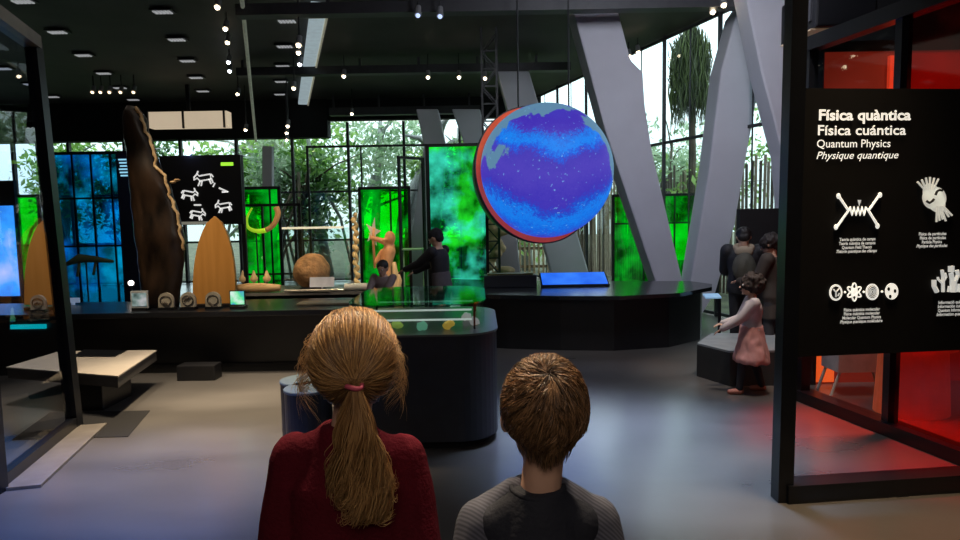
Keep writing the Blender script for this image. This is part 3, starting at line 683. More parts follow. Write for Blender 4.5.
mb = MB().ell(hc+Vector((0, .0, .012)), (RX*.93, RY*.90, RZ*.90), n=28, m=18); cap_ = remesh(mb, 'scalp_hair', mat('dark blonde base', (.12, .055, .02), .7, bump=.5, bscale=60), J['root'], .007, 2)
def surf(d, k=1.0):
    d = d/np.linalg.norm(d, axis=-1, keepdims=True); return HC+np.array([0, 0, .006])+d*np.array([RX, RY, RZ])*k
n = 5200; kk = 14
th = rng.uniform(-PI, PI, n); up_ = rng.uniform(-.25, 1, n)
root = np.stack([np.cos(th)*np.sqrt(1-np.clip(up_, -1, 1)**2), np.abs(np.sin(th))*np.sqrt(1-up_**2)*1.0-.2, up_], 1)
root /= np.linalg.norm(root, axis=1, keepdims=True)
dT = (T-HC)/np.array([RX, RY, RZ]); dT /= np.linalg.norm(dT)
t = np.linspace(0, 1, kk)[None, :, None]
path = root[:, None, :]*(1-t)+dT[None, None, :]*t
# strands bow outward and down past the sides before turning to the tie
side = np.sign(root[:, 0])[:, None, None]*np.array([1, 0, 0])[None, None, :]
path = path+side*np.sin(t*PI)*.34*np.abs(root[:, :1])[:, None, :]
jit = rng.normal(0, .035, (n, 1, 3))*np.sin(t*PI)+rng.normal(0, .05, (40, 1, 3))[(np.arctan2(root[:, 2], root[:, 0])*6.3+20).astype(int) % 40]*np.sin(t*PI)+.02*np.sin(t*9+rng.uniform(0, 6, (n, 1, 1)))*rng.normal(0, 1, (n, 1, 3))
lev = 1+rng.uniform(-.03, .07, n)[:, None, None]+.05*np.sin(t*PI)*rng.random(n)[:, None, None]
P1 = surf(path+jit); P1 = HC+(P1-HC)*lev
wgt = np.clip((t-.75)/.25, 0, 1)**1.5; P1 = P1*(1-wgt)+(T+rng.normal(0, .006, (n, 1, 3)))*wgt
hair = strands('hair', P1, .0011, hm, J['root'], 3, 0, .3)
# ponytail
n = 2600; kk = 22; t = np.linspace(0, 1, kk)[None, :, None]; lock = rng.integers(0, 26, n)
L = (.300+rng.uniform(-.06, .045, 26)[lock]+rng.normal(0, .02, n).clip(-.12, .03))[:, None, None]; ang = rng.uniform(0, 2*PI, n)[:, None, None]; rr = np.sqrt(rng.random(n))[:, None, None]
wid = (.012+.050*np.sin(np.clip(t*1.25, 0, 1)*PI*.5)**1.1-.012*np.clip((t-.75)*4, 0, 1))
la = rng.uniform(0, 2*PI, 26)[lock][:, None, None]; lp = rng.uniform(0, 6.28, 26)[lock][:, None, None]; lf = rng.uniform(9, 15, 26)[lock][:, None, None]
X = T[0]+.003+(rr*np.cos(ang)*.45+.62*np.cos(la))*wid+.012*np.sin(t*lf+lp)*t*1.6
Yp = T[1]-.012-.02*np.sin(t*PI)+.03*t+(rr*np.sin(ang)*.40+.42*np.sin(la))*wid*.75+.012*np.cos(t*lf+lp)*t
Z = T[2]-L*t+.0*X
curl = np.clip((t-.82)/.18, 0, 1); X = X+curl**1.5*.034*np.cos(lp*3); Yp = Yp-curl*.012; Z = Z+curl**2*.055
P2 = np.concatenate([X, Yp, Z], 2)
strands('ponytail', P2, .0012, hm, J['root'], 4, .45, .3)  # tone lightens towards the ends, light on them put into the colour
mb = MB().tube([Vector(T)+Vector((.016*math.cos(a), -.006+.014*math.sin(a), .002*math.sin(2*a))) for a in np.linspace(0, 2*PI, 20)], .006, 8)
mb.build('hair_tie', mat('pink hair tie', (.55, .08, .13), .7), J['root'], smooth=True)
# flyaway wisps and loose side locks
n = 300; kk = 12; t = np.linspace(0, 1, kk)[None, :, None]; sgn = np.where(rng.random(n) < .5, -1, 1)[:, None, None]
a0 = rng.uniform(-.4, .9, n)[:, None, None]
st = np.concatenate([sgn*RX*.97*np.cos(a0), rng.uniform(-.05, .02, n)[:, None, None]*np.ones_like(sgn), RZ*np.sin(a0)], 2)+HC
ln = rng.uniform(.02, .11, n)[:, None, None]
dx = sgn*(.024*np.sin(t*rng.uniform(2, 5, n)[:, None, None])+.012*t*rng.random(n)[:, None, None]*1.5)
P3 = st+np.concatenate([dx, -.03*t*np.ones_like(sgn), -ln*t+.0*sgn], 2)
strands('loose_hair', P3, .0005, hm, J['root'], 5)
# ---- boy, foreground
BYY = 1.35; bc = at(545, 415, BYY); bh = 1.452
K = figure('boy with short brown hair and dark top with grey sleeves, seen from behind', 'person', (bc.x-.018, BYY, 0), 0, bh, elb=.15, headx=.018, sh=.750, shw=.085, head=(.060, .070, .080), headc=.905, voxel=.007,
           hands={-1: (-.175, .04, .68), 1: (.175, .04, .68)})
navy = mat('navy jersey', (.010, .011, .020), .8, bump=.15, bscale=100)
def ribmat():
    m, nt, b, out = _nt('grey ribbed sleeve'); b.inputs['Roughness'].default_value = .85
    tc = nt.nodes.new('ShaderNodeTexCoord'); w = nt.nodes.new('ShaderNodeTexWave'); w.wave_type = 'BANDS'; w.bands_direction = 'DIAGONAL'; w.inputs['Scale'].default_value = 45
    nt.links.new(tc.outputs['Object'], w.inputs['Vector']); r = nt.nodes.new('ShaderNodeValToRGB')
    r.color_ramp.elements[0].color = (.045, .045, .06, 1); r.color_ramp.elements[1].color = (.10, .10, .13, 1)
    nt.links.new(w.outputs['Fac'], r.inputs[0]); nt.links.new(r.outputs[0], b.inputs['Base Color']); return m
up = K['up']
def kx(mb):
    mb.loft([(up((0, 0, .56*bh)), .094*bh, .076*bh), (up((0, 0, .66*bh)), .100*bh, .080*bh), (up((0, -.004, .72*bh)), .096*bh, .073*bh), (up((0, -.004, .765*bh)), .066*bh, .056*bh), (up((0, -.004, .802*bh)), .040*bh, .040*bh)], 24)
    for s in (-1, 1): mb.cap(up((s*.02*bh, -.010*bh, .775*bh)), up((s*.062*bh, -.012*bh, .745*bh)), .030*bh, .036*bh)
g = garment(K, 'shirt_body', navy, .018, 't', .007, 5, kx, .48, .80); wrinkle(g, .005, 10, 4)
for s in (-1, 1):
    mb = MB(); mb.cap(up((s*.036*bh, .010*bh, .785*bh)), up((s*.080*bh, .004*bh, .742*bh)), .024*bh, .041*bh)
    mb.cap(K['sh', s]+Vector((0, 0, -.01)), K['el', s], .040*bh, .038*bh); mb.cap(K['el', s], K['wr', s], .036*bh, .024*bh)
    g = remesh(K['place'](mb), 'sleeve', ribmat() if s < 0 else bpy.data.materials['grey ribbed sleeve'], K['root'], .007, 4); wrinkle(g, .004, 11, s)
mb = MB(); c = up((0, -.004, .800*bh)); mb.tube([c+Vector((.056*math.cos(a), .054*math.sin(a), .005*math.sin(a))) for a in np.linspace(0, 2*PI, 28)], .007, 8)
K['place'](mb).build('collar', navy, K['root'], smooth=True)
garment(K, 'trousers', mat('black joggers', (.02, .02, .022), .8), .014, 'l', .010, 3, lambda mb: K['tors'](mb, .010, .48, .56)); shoes(K, mat('grey trainers', (.3, .3, .32), .5))
bhm = hairmat('brown hair', (.045, .022, .010), (.36, .19, .085), .42)
HB = np.array(Vector((bc.x, BYY, at(546, 406, BYY).z))); RR = np.array([.091, .100, .108])
remesh(MB().ell(Vector(HB), tuple(RR*.93), n=28, m=18), 'scalp_hair', mat('dark brown base', (.045, .022, .010), .7, bump=.5, bscale=60), K['root'], .007, 2)
n = 7500; kk = 9
u = rng.uniform(-.75, 1, n); a = rng.uniform(-PI, PI, n)
keep = ~((np.sin(a) > .25) & (u < .15)); u, a = u[keep], a[keep]; n = len(u)
d0 = np.stack([np.cos(a)*np.sqrt(1-u*u), np.sin(a)*np.sqrt(1-u*u), u], 1)
cr = np.array([.05, -.55, .83]); cr /= np.linalg.norm(cr)
fl = d0-cr*0.95; fl = fl-d0*np.sum(fl*d0, 1, keepdims=True)
sw = np.cross(d0, cr)*.35; fl = fl+sw; fl /= np.linalg.norm(fl, axis=1, keepdims=True)+1e-6
cell = (np.floor(d0*4.5).astype(int)*np.array([7, 31, 57])).sum(1) % 97; fl += rng.normal(0, .13, fl.shape)+rng.normal(0, .30, (97, 3))[cell]
t = np.linspace(0, 1, kk)[None, :, None]; ln = rng.uniform(.35, .62, n)[:, None, None]
pp = d0[:, None, :]+fl[:, None, :]*t*ln; pp /= np.linalg.norm(pp, axis=2, keepdims=True)
lift = .95+.10*np.sin(t*PI*.7)*rng.uniform(.3, 1, n)[:, None, None]+.05*t*rng.random(97)[cell][:, None, None]
P4 = HB+pp*lift*RR
low = np.clip((-.45-pp[:, :, 2:3])/.5, 0, 1); P4[:, :, 0:1] -= (P4[:, :, 0:1]-HB[0])*low*.45
strands('hair', P4, .0011, bhm, K['root'], 6)
# nape hair tapering down
n = 1500; a = rng.uniform(-1, 1, n); st = np.stack([a*.062, -.080+.028*a*a, -.055+rng.uniform(-.01, .04, n)], 1)+HB
ln = rng.uniform(.03, .065, n)*(1-.45*np.abs(a)); tt = np.linspace(0, 1, 8)[None, :, None]
P5 = st[:, None, :]+np.stack([-a*.012+rng.normal(0, .006, n), np.full(n, .022)+rng.normal(0, .004, n), -ln], 1)[:, None, :]*tt
strands('nape_hair', P5, .0011, bhm, K['root'], 7)
# ---- man in black behind the counter
q = at(441, 230, 8.5); mz = q.z
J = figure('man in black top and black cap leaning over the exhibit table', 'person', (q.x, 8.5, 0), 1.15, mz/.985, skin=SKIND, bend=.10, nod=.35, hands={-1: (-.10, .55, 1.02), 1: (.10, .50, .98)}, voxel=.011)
garment(J, 'sweater', mat('black sweater', (.012, .012, .015), .8), .022, 'ta', .012, 4, None, .56, .84)
garment(J, 'shirt_hem', mat('charcoal cloth', (.07, .06, .065), .8), .026, 't', .012, 3, None, .48, .66)
garment(J, 'trousers', mat('dark trousers', (.02, .02, .025), .8), .016, 'l', .012, 3, lambda mb: J['tors'](mb, .010, .48, .56)); shoes(J)
def capon(J, m, name='hair', k=1.1, back=.15, upz=.28, sz=.82):
    rx, ry, rz_ = J['hr']; mb = MB().ell(J['head']+J['RH'] @ Vector((0, -ry*back, rz_*upz)), (rx*k, ry*k, rz_*sz), J['RH'], 20, 14)
    mb.ell(J['head']+J['RH'] @ Vector((0, -ry*.5, -rz_*.1)), (rx*.95, ry*.6, rz_*.7), J['RH'], 16, 10)
    o = remesh(J['place'](mb), name, m, J['root'], .009, 3); wrinkle(o, .006, 30); return o
capon(J, mat('black knit', (.008, .008, .010), .9), 'cap')
# ---- small boy at the table
q = at(383, 262, 8.25)
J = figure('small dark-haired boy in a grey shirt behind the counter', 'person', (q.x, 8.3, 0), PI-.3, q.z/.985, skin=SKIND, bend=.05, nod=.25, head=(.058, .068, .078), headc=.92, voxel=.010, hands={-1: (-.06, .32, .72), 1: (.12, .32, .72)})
garment(J, 'shirt', mat('mauve grey cotton', (.20, .15, .15), .8), .016, 'ta', .010, 4, None, .48, .83)
garment(J, 'trousers', mat('dark trousers', (.02, .02, .025), .8), .014, 'l', .012, 3, lambda mb: J['tors'](mb, .010, .48, .56)); shoes(J)
capon(J, mat('near black hair', (.012, .008, .006), .6), 'hair', 1.1, .2, .32, .78)
# ---- man, woman and toddler by the bench
q = at(744, 229, 7.7)
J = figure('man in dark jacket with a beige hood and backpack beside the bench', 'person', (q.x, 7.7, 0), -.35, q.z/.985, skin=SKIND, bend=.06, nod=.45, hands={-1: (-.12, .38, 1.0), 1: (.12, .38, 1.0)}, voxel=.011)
garment(J, 'jacket', mat('black jacket', (.015, .015, .018), .7), .045, 'ta', .012, 4, None, .48, .83)
garment(J, 'trousers', mat('dark trousers', (.02, .02, .025), .8), .016, 'l', .012, 3, lambda mb: J['tors'](mb, .010, .48, .56)); shoes(J)
capon(J, mat('black hair', (.010, .008, .007), .6))
h = J['h']; mb = MB(); c = J['up']((0, -.03*h, .835*h))
mb.tube([c+Vector((.062*h*math.cos(a), .05*h*math.sin(a)+.01, .016*h*math.sin(a)+.01)) for a in np.linspace(0, 2*PI, 20)], .022*h, 8); mb.ell(J['up']((0, -.07*h, .81*h)), (.07*h, .03*h, .045*h))
remesh(J['place'](mb), 'hood', mat('beige hood', (.33, .26, .18), .8), J['root'], .012, 3)
mb = MB().ell(J['up']((0, -.125*h, .69*h)), (.085*h, .05*h, .115*h)); bp = remesh(J['place'](mb), 'backpack', mat('olive grey backpack', (.07, .065, .05), .8), J['root'], .012, 3); wrinkle(bp, .012, 12)
q = at(774, 236, 7.2)
J = figure('dark-haired woman in a dark coat, half hidden by the sign post', 'person', (q.x, 7.2, 0), .9, q.z/.985, skin=SKIND, nod=.35, bend=.05, voxel=.011, hands={-1: (-.1, .33, .95), 1: (.1, .33, .95)})
garment(J, 'coat', mat('dark brown coat', (.025, .018, .015), .8), .035, 'ta', .012, 4, lambda mb: mb.loft([((0, 0, .36*J['h']), .115*J['h'], .085*J['h']), ((0, 0, .5*J['h']), .10*J['h'], .075*J['h']), ((0, 0, .6*J['h']), .09*J['h'], .07*J['h'])]), .48, .83)
garment(J, 'trousers', mat('dark trousers', (.02, .02, .025), .8), .014, 'l', .012, 3); shoes(J)
o = capon(J, mat('dark curly hair', (.014, .009, .007), .7), 'hair', 1.25, .25, .2, .95); wrinkle(o, .02, 22)
ft = onz(742, 391); q = at(752, 275, 6.1)
J = figure('toddler girl with curly dark hair, white top and pink skirt by the bench', 'person', (ft.x+.06, 6.08, 0), 1.35, q.z/.985, skin=SKIN, head=(.066, .074, .085), headc=.905, sh=.765, shw=.095, voxel=.009,
           hands={-1: (-.05, .28, .62), 1: (.08, .25, .66)}, legs={-1: (-.07, .10), 1: (.07, -.10)})
h = J['h']
garment(J, 'top', mat('pale grey knit', (.48, .42, .42), .85), .020, 'ta', .010, 4, None, .50, .80)
def skirt(mb):
    mb.loft([(Vector((0, 0, z*h)), r*h, r*h*.85) for z, r in [(.26, .165), (.30, .168), (.40, .140), (.50, .115), (.57, .105)]], 30)
o = garment(J, 'skirt', mat('dusty pink tulle', (.55, .27, .25), .85), 0, '', .012, 2, skirt); wrinkle(o, .012, 16)
garment(J, 'leggings', mat('dark leggings', (.012, .012, .018), .8), .010, 'l', .010, 3); shoes(J, mat('pinkish shoes', (.4, .14, .10), .6))
o = capon(J, mat('dark curls', (.025, .014, .010), .8), 'hair', 1.32, .25, .18, 1.02); wrinkle(o, .028, 24)
# ------------------------------------------------------------------ carved figure with raised arm (statue)
Yq = 9.9; bx = at(388, 290, Yq).x
o = thing('carved_figure', 'carved wooden human figure raising a pale star-shaped blade', 'sculpture', (bx, Yq, 0))
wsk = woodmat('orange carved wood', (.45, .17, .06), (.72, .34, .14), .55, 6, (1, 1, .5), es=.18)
A_ = lambda x_, y_: at(x_, y_, Yq)
mb = MB(); mb.ell(A_(390, 238), (.085, .09, .11)); mb.cap(A_(389, 243), A_(389, 250), .05, .05); mb.cap(A_(389, 251), A_(386, 266), .105, .085); mb.cap(A_(386, 266), A_(385, 282), .085, .10)
mb.cap(A_(382, 284), (A_(382, 284).x, Yq, .48), .08, .06); mb.cap(A_(390, 284), (A_(390, 284).x, Yq, .48), .08, .06)
mb.cap(A_(392, 246), A_(380, 240), .05, .045); mb.cap(A_(380, 240), A_(372, 238), .045, .035); mb.cap(A_(382, 252), A_(376, 262), .045, .035)
for k in range(4): mb.cap(A_(372, 238), A_(369+k, 233+k*2), .014, .010)
mb.ell(A_(385, 239)+Vector((0, -.1, -.01)), (.03, .04, .03))
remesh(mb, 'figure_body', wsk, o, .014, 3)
MB().tube([A_(375, 268), A_(373, 238), A_(374, 228)], .02).build('shaft', wsk, o, smooth=True)
st = []
for k in range(10):
    a = k*PI/5-PI/2+.25; r = .17 if k % 2 == 0 else .06; c = A_(373, 232); st.append(c+Vector((r*.7*math.cos(a), 0, -r*1.35*math.sin(a))))
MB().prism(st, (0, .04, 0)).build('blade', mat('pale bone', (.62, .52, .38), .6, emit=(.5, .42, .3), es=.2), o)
MB().box((bx, Yq, .22), (.55, .45, .44)).build('pedestal', BLACK, o, bevel=.01)
for i, (px_, y0_, y1_, w_) in enumerate([(394, 262, 288, .07), (398, 272, 289, .05)]):
    a = at(px_, y1_, 9.5); b = at(px_, y0_, 9.5)
    tag(MB().loft([(Vector((a.x, 9.5, 0)), w_*1.3, w_*1.3), (Vector((a.x, 9.5, a.z)), w_*1.3, w_*1.3), (Vector((a.x, 9.5, a.z+.05)), w_, w_), (Vector((a.x+.03, 9.5, (a.z+b.z)/2)), w_*.7, w_*.7), (b, w_*.35, w_*.35)], 14).build('bone_specimen', tan, smooth=True), ['taller tan pointed specimen right of the carved figure', 'shorter tan specimen near the hands of the man in black'][i], 'specimen')
q = at(423, 262, 9.7)
tag(MB().box((q.x, 9.7, (q.z+.2)/2), (.02, .02, q.z+.2)).box((q.x-.15, 9.7, q.z+.2), (.3, .3, .02)).box((q.x-.29, 9.7, (q.z+.2)/2), (.02, .02, q.z+.2)).build('wire_stand', mat('pale green frame', (.2, .4, .2), .5)), 'small pale green frame stand between the carved figure and the man', 'stand')
# rocks by right of green panel
q = at(500, 265, 13.0)
mb = MB()
for k in range(16): mb.ell((q.x-.1+random.uniform(-.22, .22), 13+random.uniform(-.1, .1), (.08+k*.112)), (random.uniform(.13, .22), .16, random.uniform(.08, .14)), n=10, m=7)
o = remesh(mb, 'rough_rock', mat('sandstone', (.45, .32, .18), .85, var=.4, scale=5, bump=.6, bscale=12), None, .03, 1, (q.x, 13, 0)); tag(o, 'rough tan rock stack left of the globe behind the screens', 'rock')
# ------------------------------------------------------------------ island with glass case
ic = Vector((-.50, 5.38, 0))
def stad(cx, cy, r, ext, z, n=10):
    hx, hy, rc = r+ext-.16, r-.02, .30; L = []
    for ax, ay, a0 in ((1, -1, -PI/2), (1, 1, 0), (-1, 1, PI/2), (-1, -1, PI)):
        for k in range(n+1): a = a0+PI/2*k/n; L.append(Vector((cx+ax*(hx-rc)+rc*math.cos(a), cy+ay*(hy-rc)+rc*math.sin(a), z)))
    return L
o = thing('round_display_island', 'black round-ended island counter with a glass top case', 'display island', ic)
R_, EX = .74, .04
MB().prism(stad(ic.x, ic.y, R_-.06, EX, 0), (0, 0, .07)).build('plinth', BLACKM, o)
MB().prism(stad(ic.x, ic.y, R_, EX, .07), (0, 0, .80)).build('body', mat('blue black laminate', (.016, .018, .026), .42), o)
MB().prism(stad(ic.x, ic.y, R_+.01, EX, .87), (0, 0, .015)).build('deck', mat('grey deck', (.10, .11, .10), .3), o)
P = stad(ic.x, ic.y, R_-.09, EX, .885); 
mb = MB(); nP = len(P); mb.add(P+[p+Vector((0, 0, .20)) for p in P], [(i, (i+1) % nP, (i+1) % nP+nP, i+nP) for i in range(nP)]); gl = mb.build('glass_wall', GLASS, o, smooth=False)
MB().prism(stad(ic.x, ic.y, R_-.08, EX, 1.085), (0, 0, .012)).build('glass_lid', glassmat('green tinged lid', (.35, .60, .50), .30, .05), o)
mb = MB()
for yy, z in ((-.50, .96), (-.50, 1.035), (.42, .98)): mb.box((ic.x, ic.y+yy, z), (.86, .02, .012))
mb.build('light_strip', mat('white strip', (.7, .75, .75), .4, emit=(.7, .8, .75), es=.55), o)
mb = MB()
for sx in (-.45, .45):
    for yy in (-.5, .42): mb.box((ic.x+sx, ic.y+yy, .985), (.015, .015, .20))
mb.build('strip_support', BLACKM, o); mb = MB()
for i, (dx, dy, col, nm, lab) in enumerate([(-.15, -.45, (.35, .5, .1), 'pebble', 'green stone'), (.25, -.5, (.75, .5, .08), 'amber', 'small amber lump in the island case'), (.45, -.35, (.5, .5, .5), 'crystal', 'grey crystal at the right end of the island case'), (.05, -.55, (.2, .6, .4), 'green_stone', 'small green stone in the island case'), (.38, -.1, (.7, .7, .65), 'white_shell', 'white shell in the island case')]):
    c = Vector((ic.x+dx, ic.y+dy, .885+.035)); mb = MB().ell(c, (.045, .035, .035), n=10, m=7)
    mb.v = [tuple(Vector(v)+(Vector(v)-c)*.5*noise.noise(Vector(v)*30)) for v in mb.v]
    lab = 'olive pebble in the island case, nearest the girl' if i == 0 else lab
    tag(mb.build(nm, mat(nm, col, .4, emit=col, es=.3)), lab, 'specimen')
# cylinder stools
def stool(px, py, label, n=0):
    c = onz(px, py, .52); top = mat('blue grey seat', (.10, .14, .17), .4)
    o = thing('round_stool', label, 'stool', (c.x, c.y, 0), 0, 'round drum stools beside the island')
    lathe(MB(), (c.x, c.y, 0), [(0, .165), (.03, .17), (.50, .17)], 32).build('drum', mat('navy drum', (.012, .016, .026), .4), o, smooth=False)
    lathe(MB(), (c.x, c.y, .50), [(0, .175), (.015, .175), (.02, .17)], 32).build('seat', top, o)
stool(308, 387, 'front round blue-black stool beside the girl'); stool(303, 379, 'rear round blue-black stool, mostly hidden behind the front one')
# ------------------------------------------------------------------ right curved counter
RT = .74
P0 = [(452, 293), (500, 295), (560, 296), (620, 296), (680, 293), (712, 287)]
fr = [onz(a, b, RT) for a, b in P0]; bk = [onz(a, b, RT) for a, b in [(712, 284), (690, 281), (640, 281), (560, 281), (500, 280), (452, 279)]]
o = thing('curved_counter', 'long curved black counter below the globe', 'counter', (1.3, 8.6, 0))
MB().prism([p-Vector((0, 0, .05)) for p in fr+bk], (0, 0, .05)).build('worktop', mat('black gloss top', (.01, .012, .014), .18), o)
cn = sum(fr+bk, Vector())/12
MB().prism([Vector((cn.x+(p.x-cn.x)*.93, cn.y+(p.y-cn.y)*.80+.05, 0)) for p in fr+bk], (0, 0, RT-.05)).build('cabinet', BLACK, o)
q = onz(580, 347); MB().box((q.x, q.y+.17, .2), (.28, .24, .4)).build('pedestal', BLACKM, o)
q0, q1 = at(540, 285, 9.1), at(607, 285, 9.1)
o = thing('slanted_monitor', 'tilted black monitor with a bright blue screen under the globe', 'monitor', ((q0.x+q1.x)/2, 9.0, RT))
M_ = Matrix.Rotation(.42, 3, 'X')
MB().box(((q0.x+q1.x)/2, 9.08, RT+.085), (q1.x-q0.x, .36, .03), M=M_).build('housing', BLACK, o)
MB().box(((q0.x+q1.x)/2, 9.073, RT+.103), (q1.x-q0.x-.04, .33, .006), M=M_).build('screen', emat('blue screen', [(.01, .10, .75), (.04, .22, .95)], 1.1, 3), o)
MB().box(((q0.x+q1.x)/2, 9.12, RT+.04), (q1.x-q0.x-.2, .2, .08)).build('base', BLACK, o)
q0, q1 = at(484, 285, 9.1), at(536, 285, 9.1)
o = thing('black_console', 'black boxy console with a yellow strip left of the blue screen', 'console', ((q0.x+q1.x)/2, 9.1, RT))
MB().box(((q0.x+q1.x)/2, 9.1, RT+.085), (q1.x-q0.x, .3, .17)).build('case', mat('dark case', (.01, .014, .022), .4), o, bevel=.01)
MB().box(((q0.x+q1.x)/2, 9.1, RT+.18), (q1.x-q0.x-.1, .2, .02)).build('strip', mat('olive strip', (.16, .14, .03), .5), o)
# ------------------------------------------------------------------ globe screen
gcn = at(546, 171, 8.8); GRr = .905
nv = Vector((.42, -.90, .16)).normalized(); gcr = gcn-nv*.20
zq = nv; xq = Vector((0, 0, 1)).cross(zq).normalized(); yq = zq.cross(xq); GM = Matrix((xq, yq, zq)).transposed()
def globemat():
    m, nt, b, out = _nt('globe picture'); N = nt.nodes.new; L = nt.links.new
    b.inputs['Base Color'].default_value = (.004, .004, .01, 1); b.inputs['Roughness'].default_value = .6; b.inputs['Specular IOR Level'].default_value = .15
    tc = N('ShaderNodeTexCoord'); sp = N('ShaderNodeSeparateXYZ'); L(tc.outputs['Object'], sp.inputs[0])
    n = N('ShaderNodeTexNoise'); n.inputs['Scale'].default_value = 2.1; n.inputs['Detail'].default_value = 8; n.inputs['Roughness'].default_value = .62; L(tc.outputs['Object'], n.inputs['Vector'])
    n2 = N('ShaderNodeTexNoise'); n2.inputs['Scale'].default_value = 28; n2.inputs['Detail'].default_value = 3; n2.inputs['Distortion'].default_value = 1.0; L(tc.outputs['Object'], n2.inputs['Vector'])
    def mth(op, a, b_):
        k = N('ShaderNodeMath'); k.operation = op
        for i, v in enumerate((a, b_)):
            if isinstance(v, (int, float)): k.inputs[i].default_value = v
            elif v is not None: L(v, k.inputs[i])
        return k.outputs[0]
    nc = mth('SUBTRACT', n.outputs['Fac'], .5)
    # curved bands: w = z - .35 x^2 + noise
    x2 = mth('MULTIPLY', sp.outputs[0], sp.outputs[0])
    w = mth('ADD', mth('SUBTRACT', sp.outputs[2], mth('MULTIPLY', x2, .55)), mth('MULTIPLY', nc, .55))
    w = mth('ADD', w, mth('MULTIPLY', mth('SUBTRACT', n2.outputs['Fac'], .5), .34))
    mr = N('ShaderNodeMapRange'); mr.inputs['From Min'].default_value = -.95; mr.inputs['From Max'].default_value = .95; L(w, mr.inputs[0])
    r = N('ShaderNodeValToRGB'); el = r.color_ramp.elements
    stops = [(0, (.05, .05, .55)), (.08, (.01, .14, .80)), (.15, (.01, .24, .95)), (.20, (.02, .08, .65)), (.25, (.06, .04, .52)), (.42, (.09, .06, .55)), (.53, (.07, .05, .52)), (.58, (.02, .12, .80)), (.63, (.01, .27, 1.0)), (.69, (.02, .16, .80)), (.73, (.07, .04, .52)), (.80, (.06, .03, .50)), (1, (.06, .05, .55))]
    while len(el) < len(stops): el.new(.5)
    for i, (p, c) in enumerate(stops): el[i].position = p; el[i].color = (*c, 1)
    L(mr.outputs[0], r.inputs[0])
    # grey-teal land near the top
    n3 = N('ShaderNodeTexNoise'); n3.inputs['Scale'].default_value = 2.6; n3.inputs['Detail'].default_value = 7; mp = N('ShaderNodeMapping'); mp.inputs['Location'].default_value = (3.3, 1.2, 7.7); L(tc.outputs['Object'], mp.inputs[0]); L(mp.outputs[0], n3.inputs['Vector'])
    lm = mth('ADD', mth('MULTIPLY', mth('SUBTRACT', n3.outputs['Fac'], .5), 2.0), mth('SUBTRACT', sp.outputs[2], mth('SUBTRACT', .70, mth('MULTIPLY', x2, 1.0))))
    step = N('ShaderNodeMapRange'); step.inputs['From Min'].default_value = 0; step.inputs['From Max'].default_value = .05; L(lm, step.inputs[0])
    mx = N('ShaderNodeMix'); mx.data_type = 'RGBA'; L(step.outputs[0], mx.inputs[0]); L(r.outputs[0], mx.inputs[6]); mx.inputs[7].default_value = (.12, .27, .42, 1)
    v = N('ShaderNodeTexNoise'); v.inputs['Scale'].default_value = 22; v.inputs['Detail'].default_value = 4; L(tc.outputs['Object'], v.inputs['Vector'])
    sr = N('ShaderNodeMapRange'); sr.inputs['From Min'].default_value = .66; sr.inputs['From Max'].default_value = .72; sr.inputs['To Max'].default_value = .55; L(v.outputs['Fac'], sr.inputs[0])
    m2 = N('ShaderNodeMix'); m2.data_type = 'RGBA'; L(sr.outputs[0], m2.inputs[0]); L(mx.outputs[2], m2.inputs[6]); m2.inputs[7].default_value = (.25, .6, 1, 1)
    L(m2.outputs[2], b.inputs['Emission Color']); b.inputs['Emission Strength'].default_value = .88
    return m
o = thing('globe_screen', 'large glowing blue earth globe with an orange-red rim hanging mid-air', 'globe', gcn)
me_ = MB().ell((0, 0, 0), GRr, n=64, m=40)
gm_ = me_.build('globe_face', globemat(), None, smooth=True); gm_.parent = o
n = 72; vs = []; fs = []
for k in range(n):
    a = 2*PI*k/n; d = Vector((math.cos(a), math.sin(a), 0))
    for r, z in ((GRr-.05, -.03), (.955, .0)): vs.append(gcr+GM @ (d*r+Vector((0, 0, z))))
for k in range(n): i = 2*k; j = 2*((k+1) % n); fs.append((i, i+1, j+1, j))
MB().add(vs, fs).build('inner_rim', mat('orange red rim', (.6, .08, .02), .4, emit=(.75, .08, .03), es=.32), o, smooth=True)
vs = []; fs = []
prof = [(.955, .0), (.972, .0), (.965, -.06), (.90, -.25), (.6, -.62), (.05, -.72)]
for k in range(n):
    a = 2*PI*k/n; d = Vector((math.cos(a), math.sin(a), 0))
    for r, z in prof: vs.append(gcr+GM @ (d*r+Vector((0, 0, z))))
m_ = len(prof)
for k in range(n):
    for p in range(m_-1): i = m_*k+p; j = m_*((k+1) % n)+p; fs.append((i, i+1, j+1, j))
MB().add(vs, fs).build('shell', mat('dark grey shell', (.05, .045, .045), .5), o, smooth=True)
mb = MB()
for dx in (-.35, .35): mb.tube([gcn+Vector((dx, .25, .8)), Vector((gcn.x+dx, gcn.y+.25, CZ-.005))], .012)
mb.build('suspension_cable', BLACK, o)
# ------------------------------------------------------------------ bench box and side stand
b0, b1, b2 = onz(700, 376), onz(750, 393), onz(782, 390)
pts = [onz(697, 343, .36), onz(730, 351, .36), onz(800, 350, .36), onz(790, 334, .36), onz(712, 333, .36)]
o = thing('angular_bench', 'angular dark box bench with a pale top beside the toddler', 'bench', (pts[1].x, pts[1].y, 0))
MB().prism([p-Vector((0, 0, .36)) for p in pts], (0, 0, .34)).build('box', mat('charcoal box', (.022, .024, .026), .5), o)
MB().prism([p-Vector((0, 0, .02)) for p in pts], (0, 0, .02)).build('seat', mat('blue grey top', (.20, .23, .25), .4), o)
q = at(712, 296, 8.2)
o = thing('tablet_stand', 'small bright tablet on a dark arm at the counter end', 'tablet', (q.x+.1, 8.2, 0))
MB().tube([(q.x+.1, 8.2, 0), (q.x+.1, 8.2, q.z-.02)], .02).build('pole', BLACK, o)
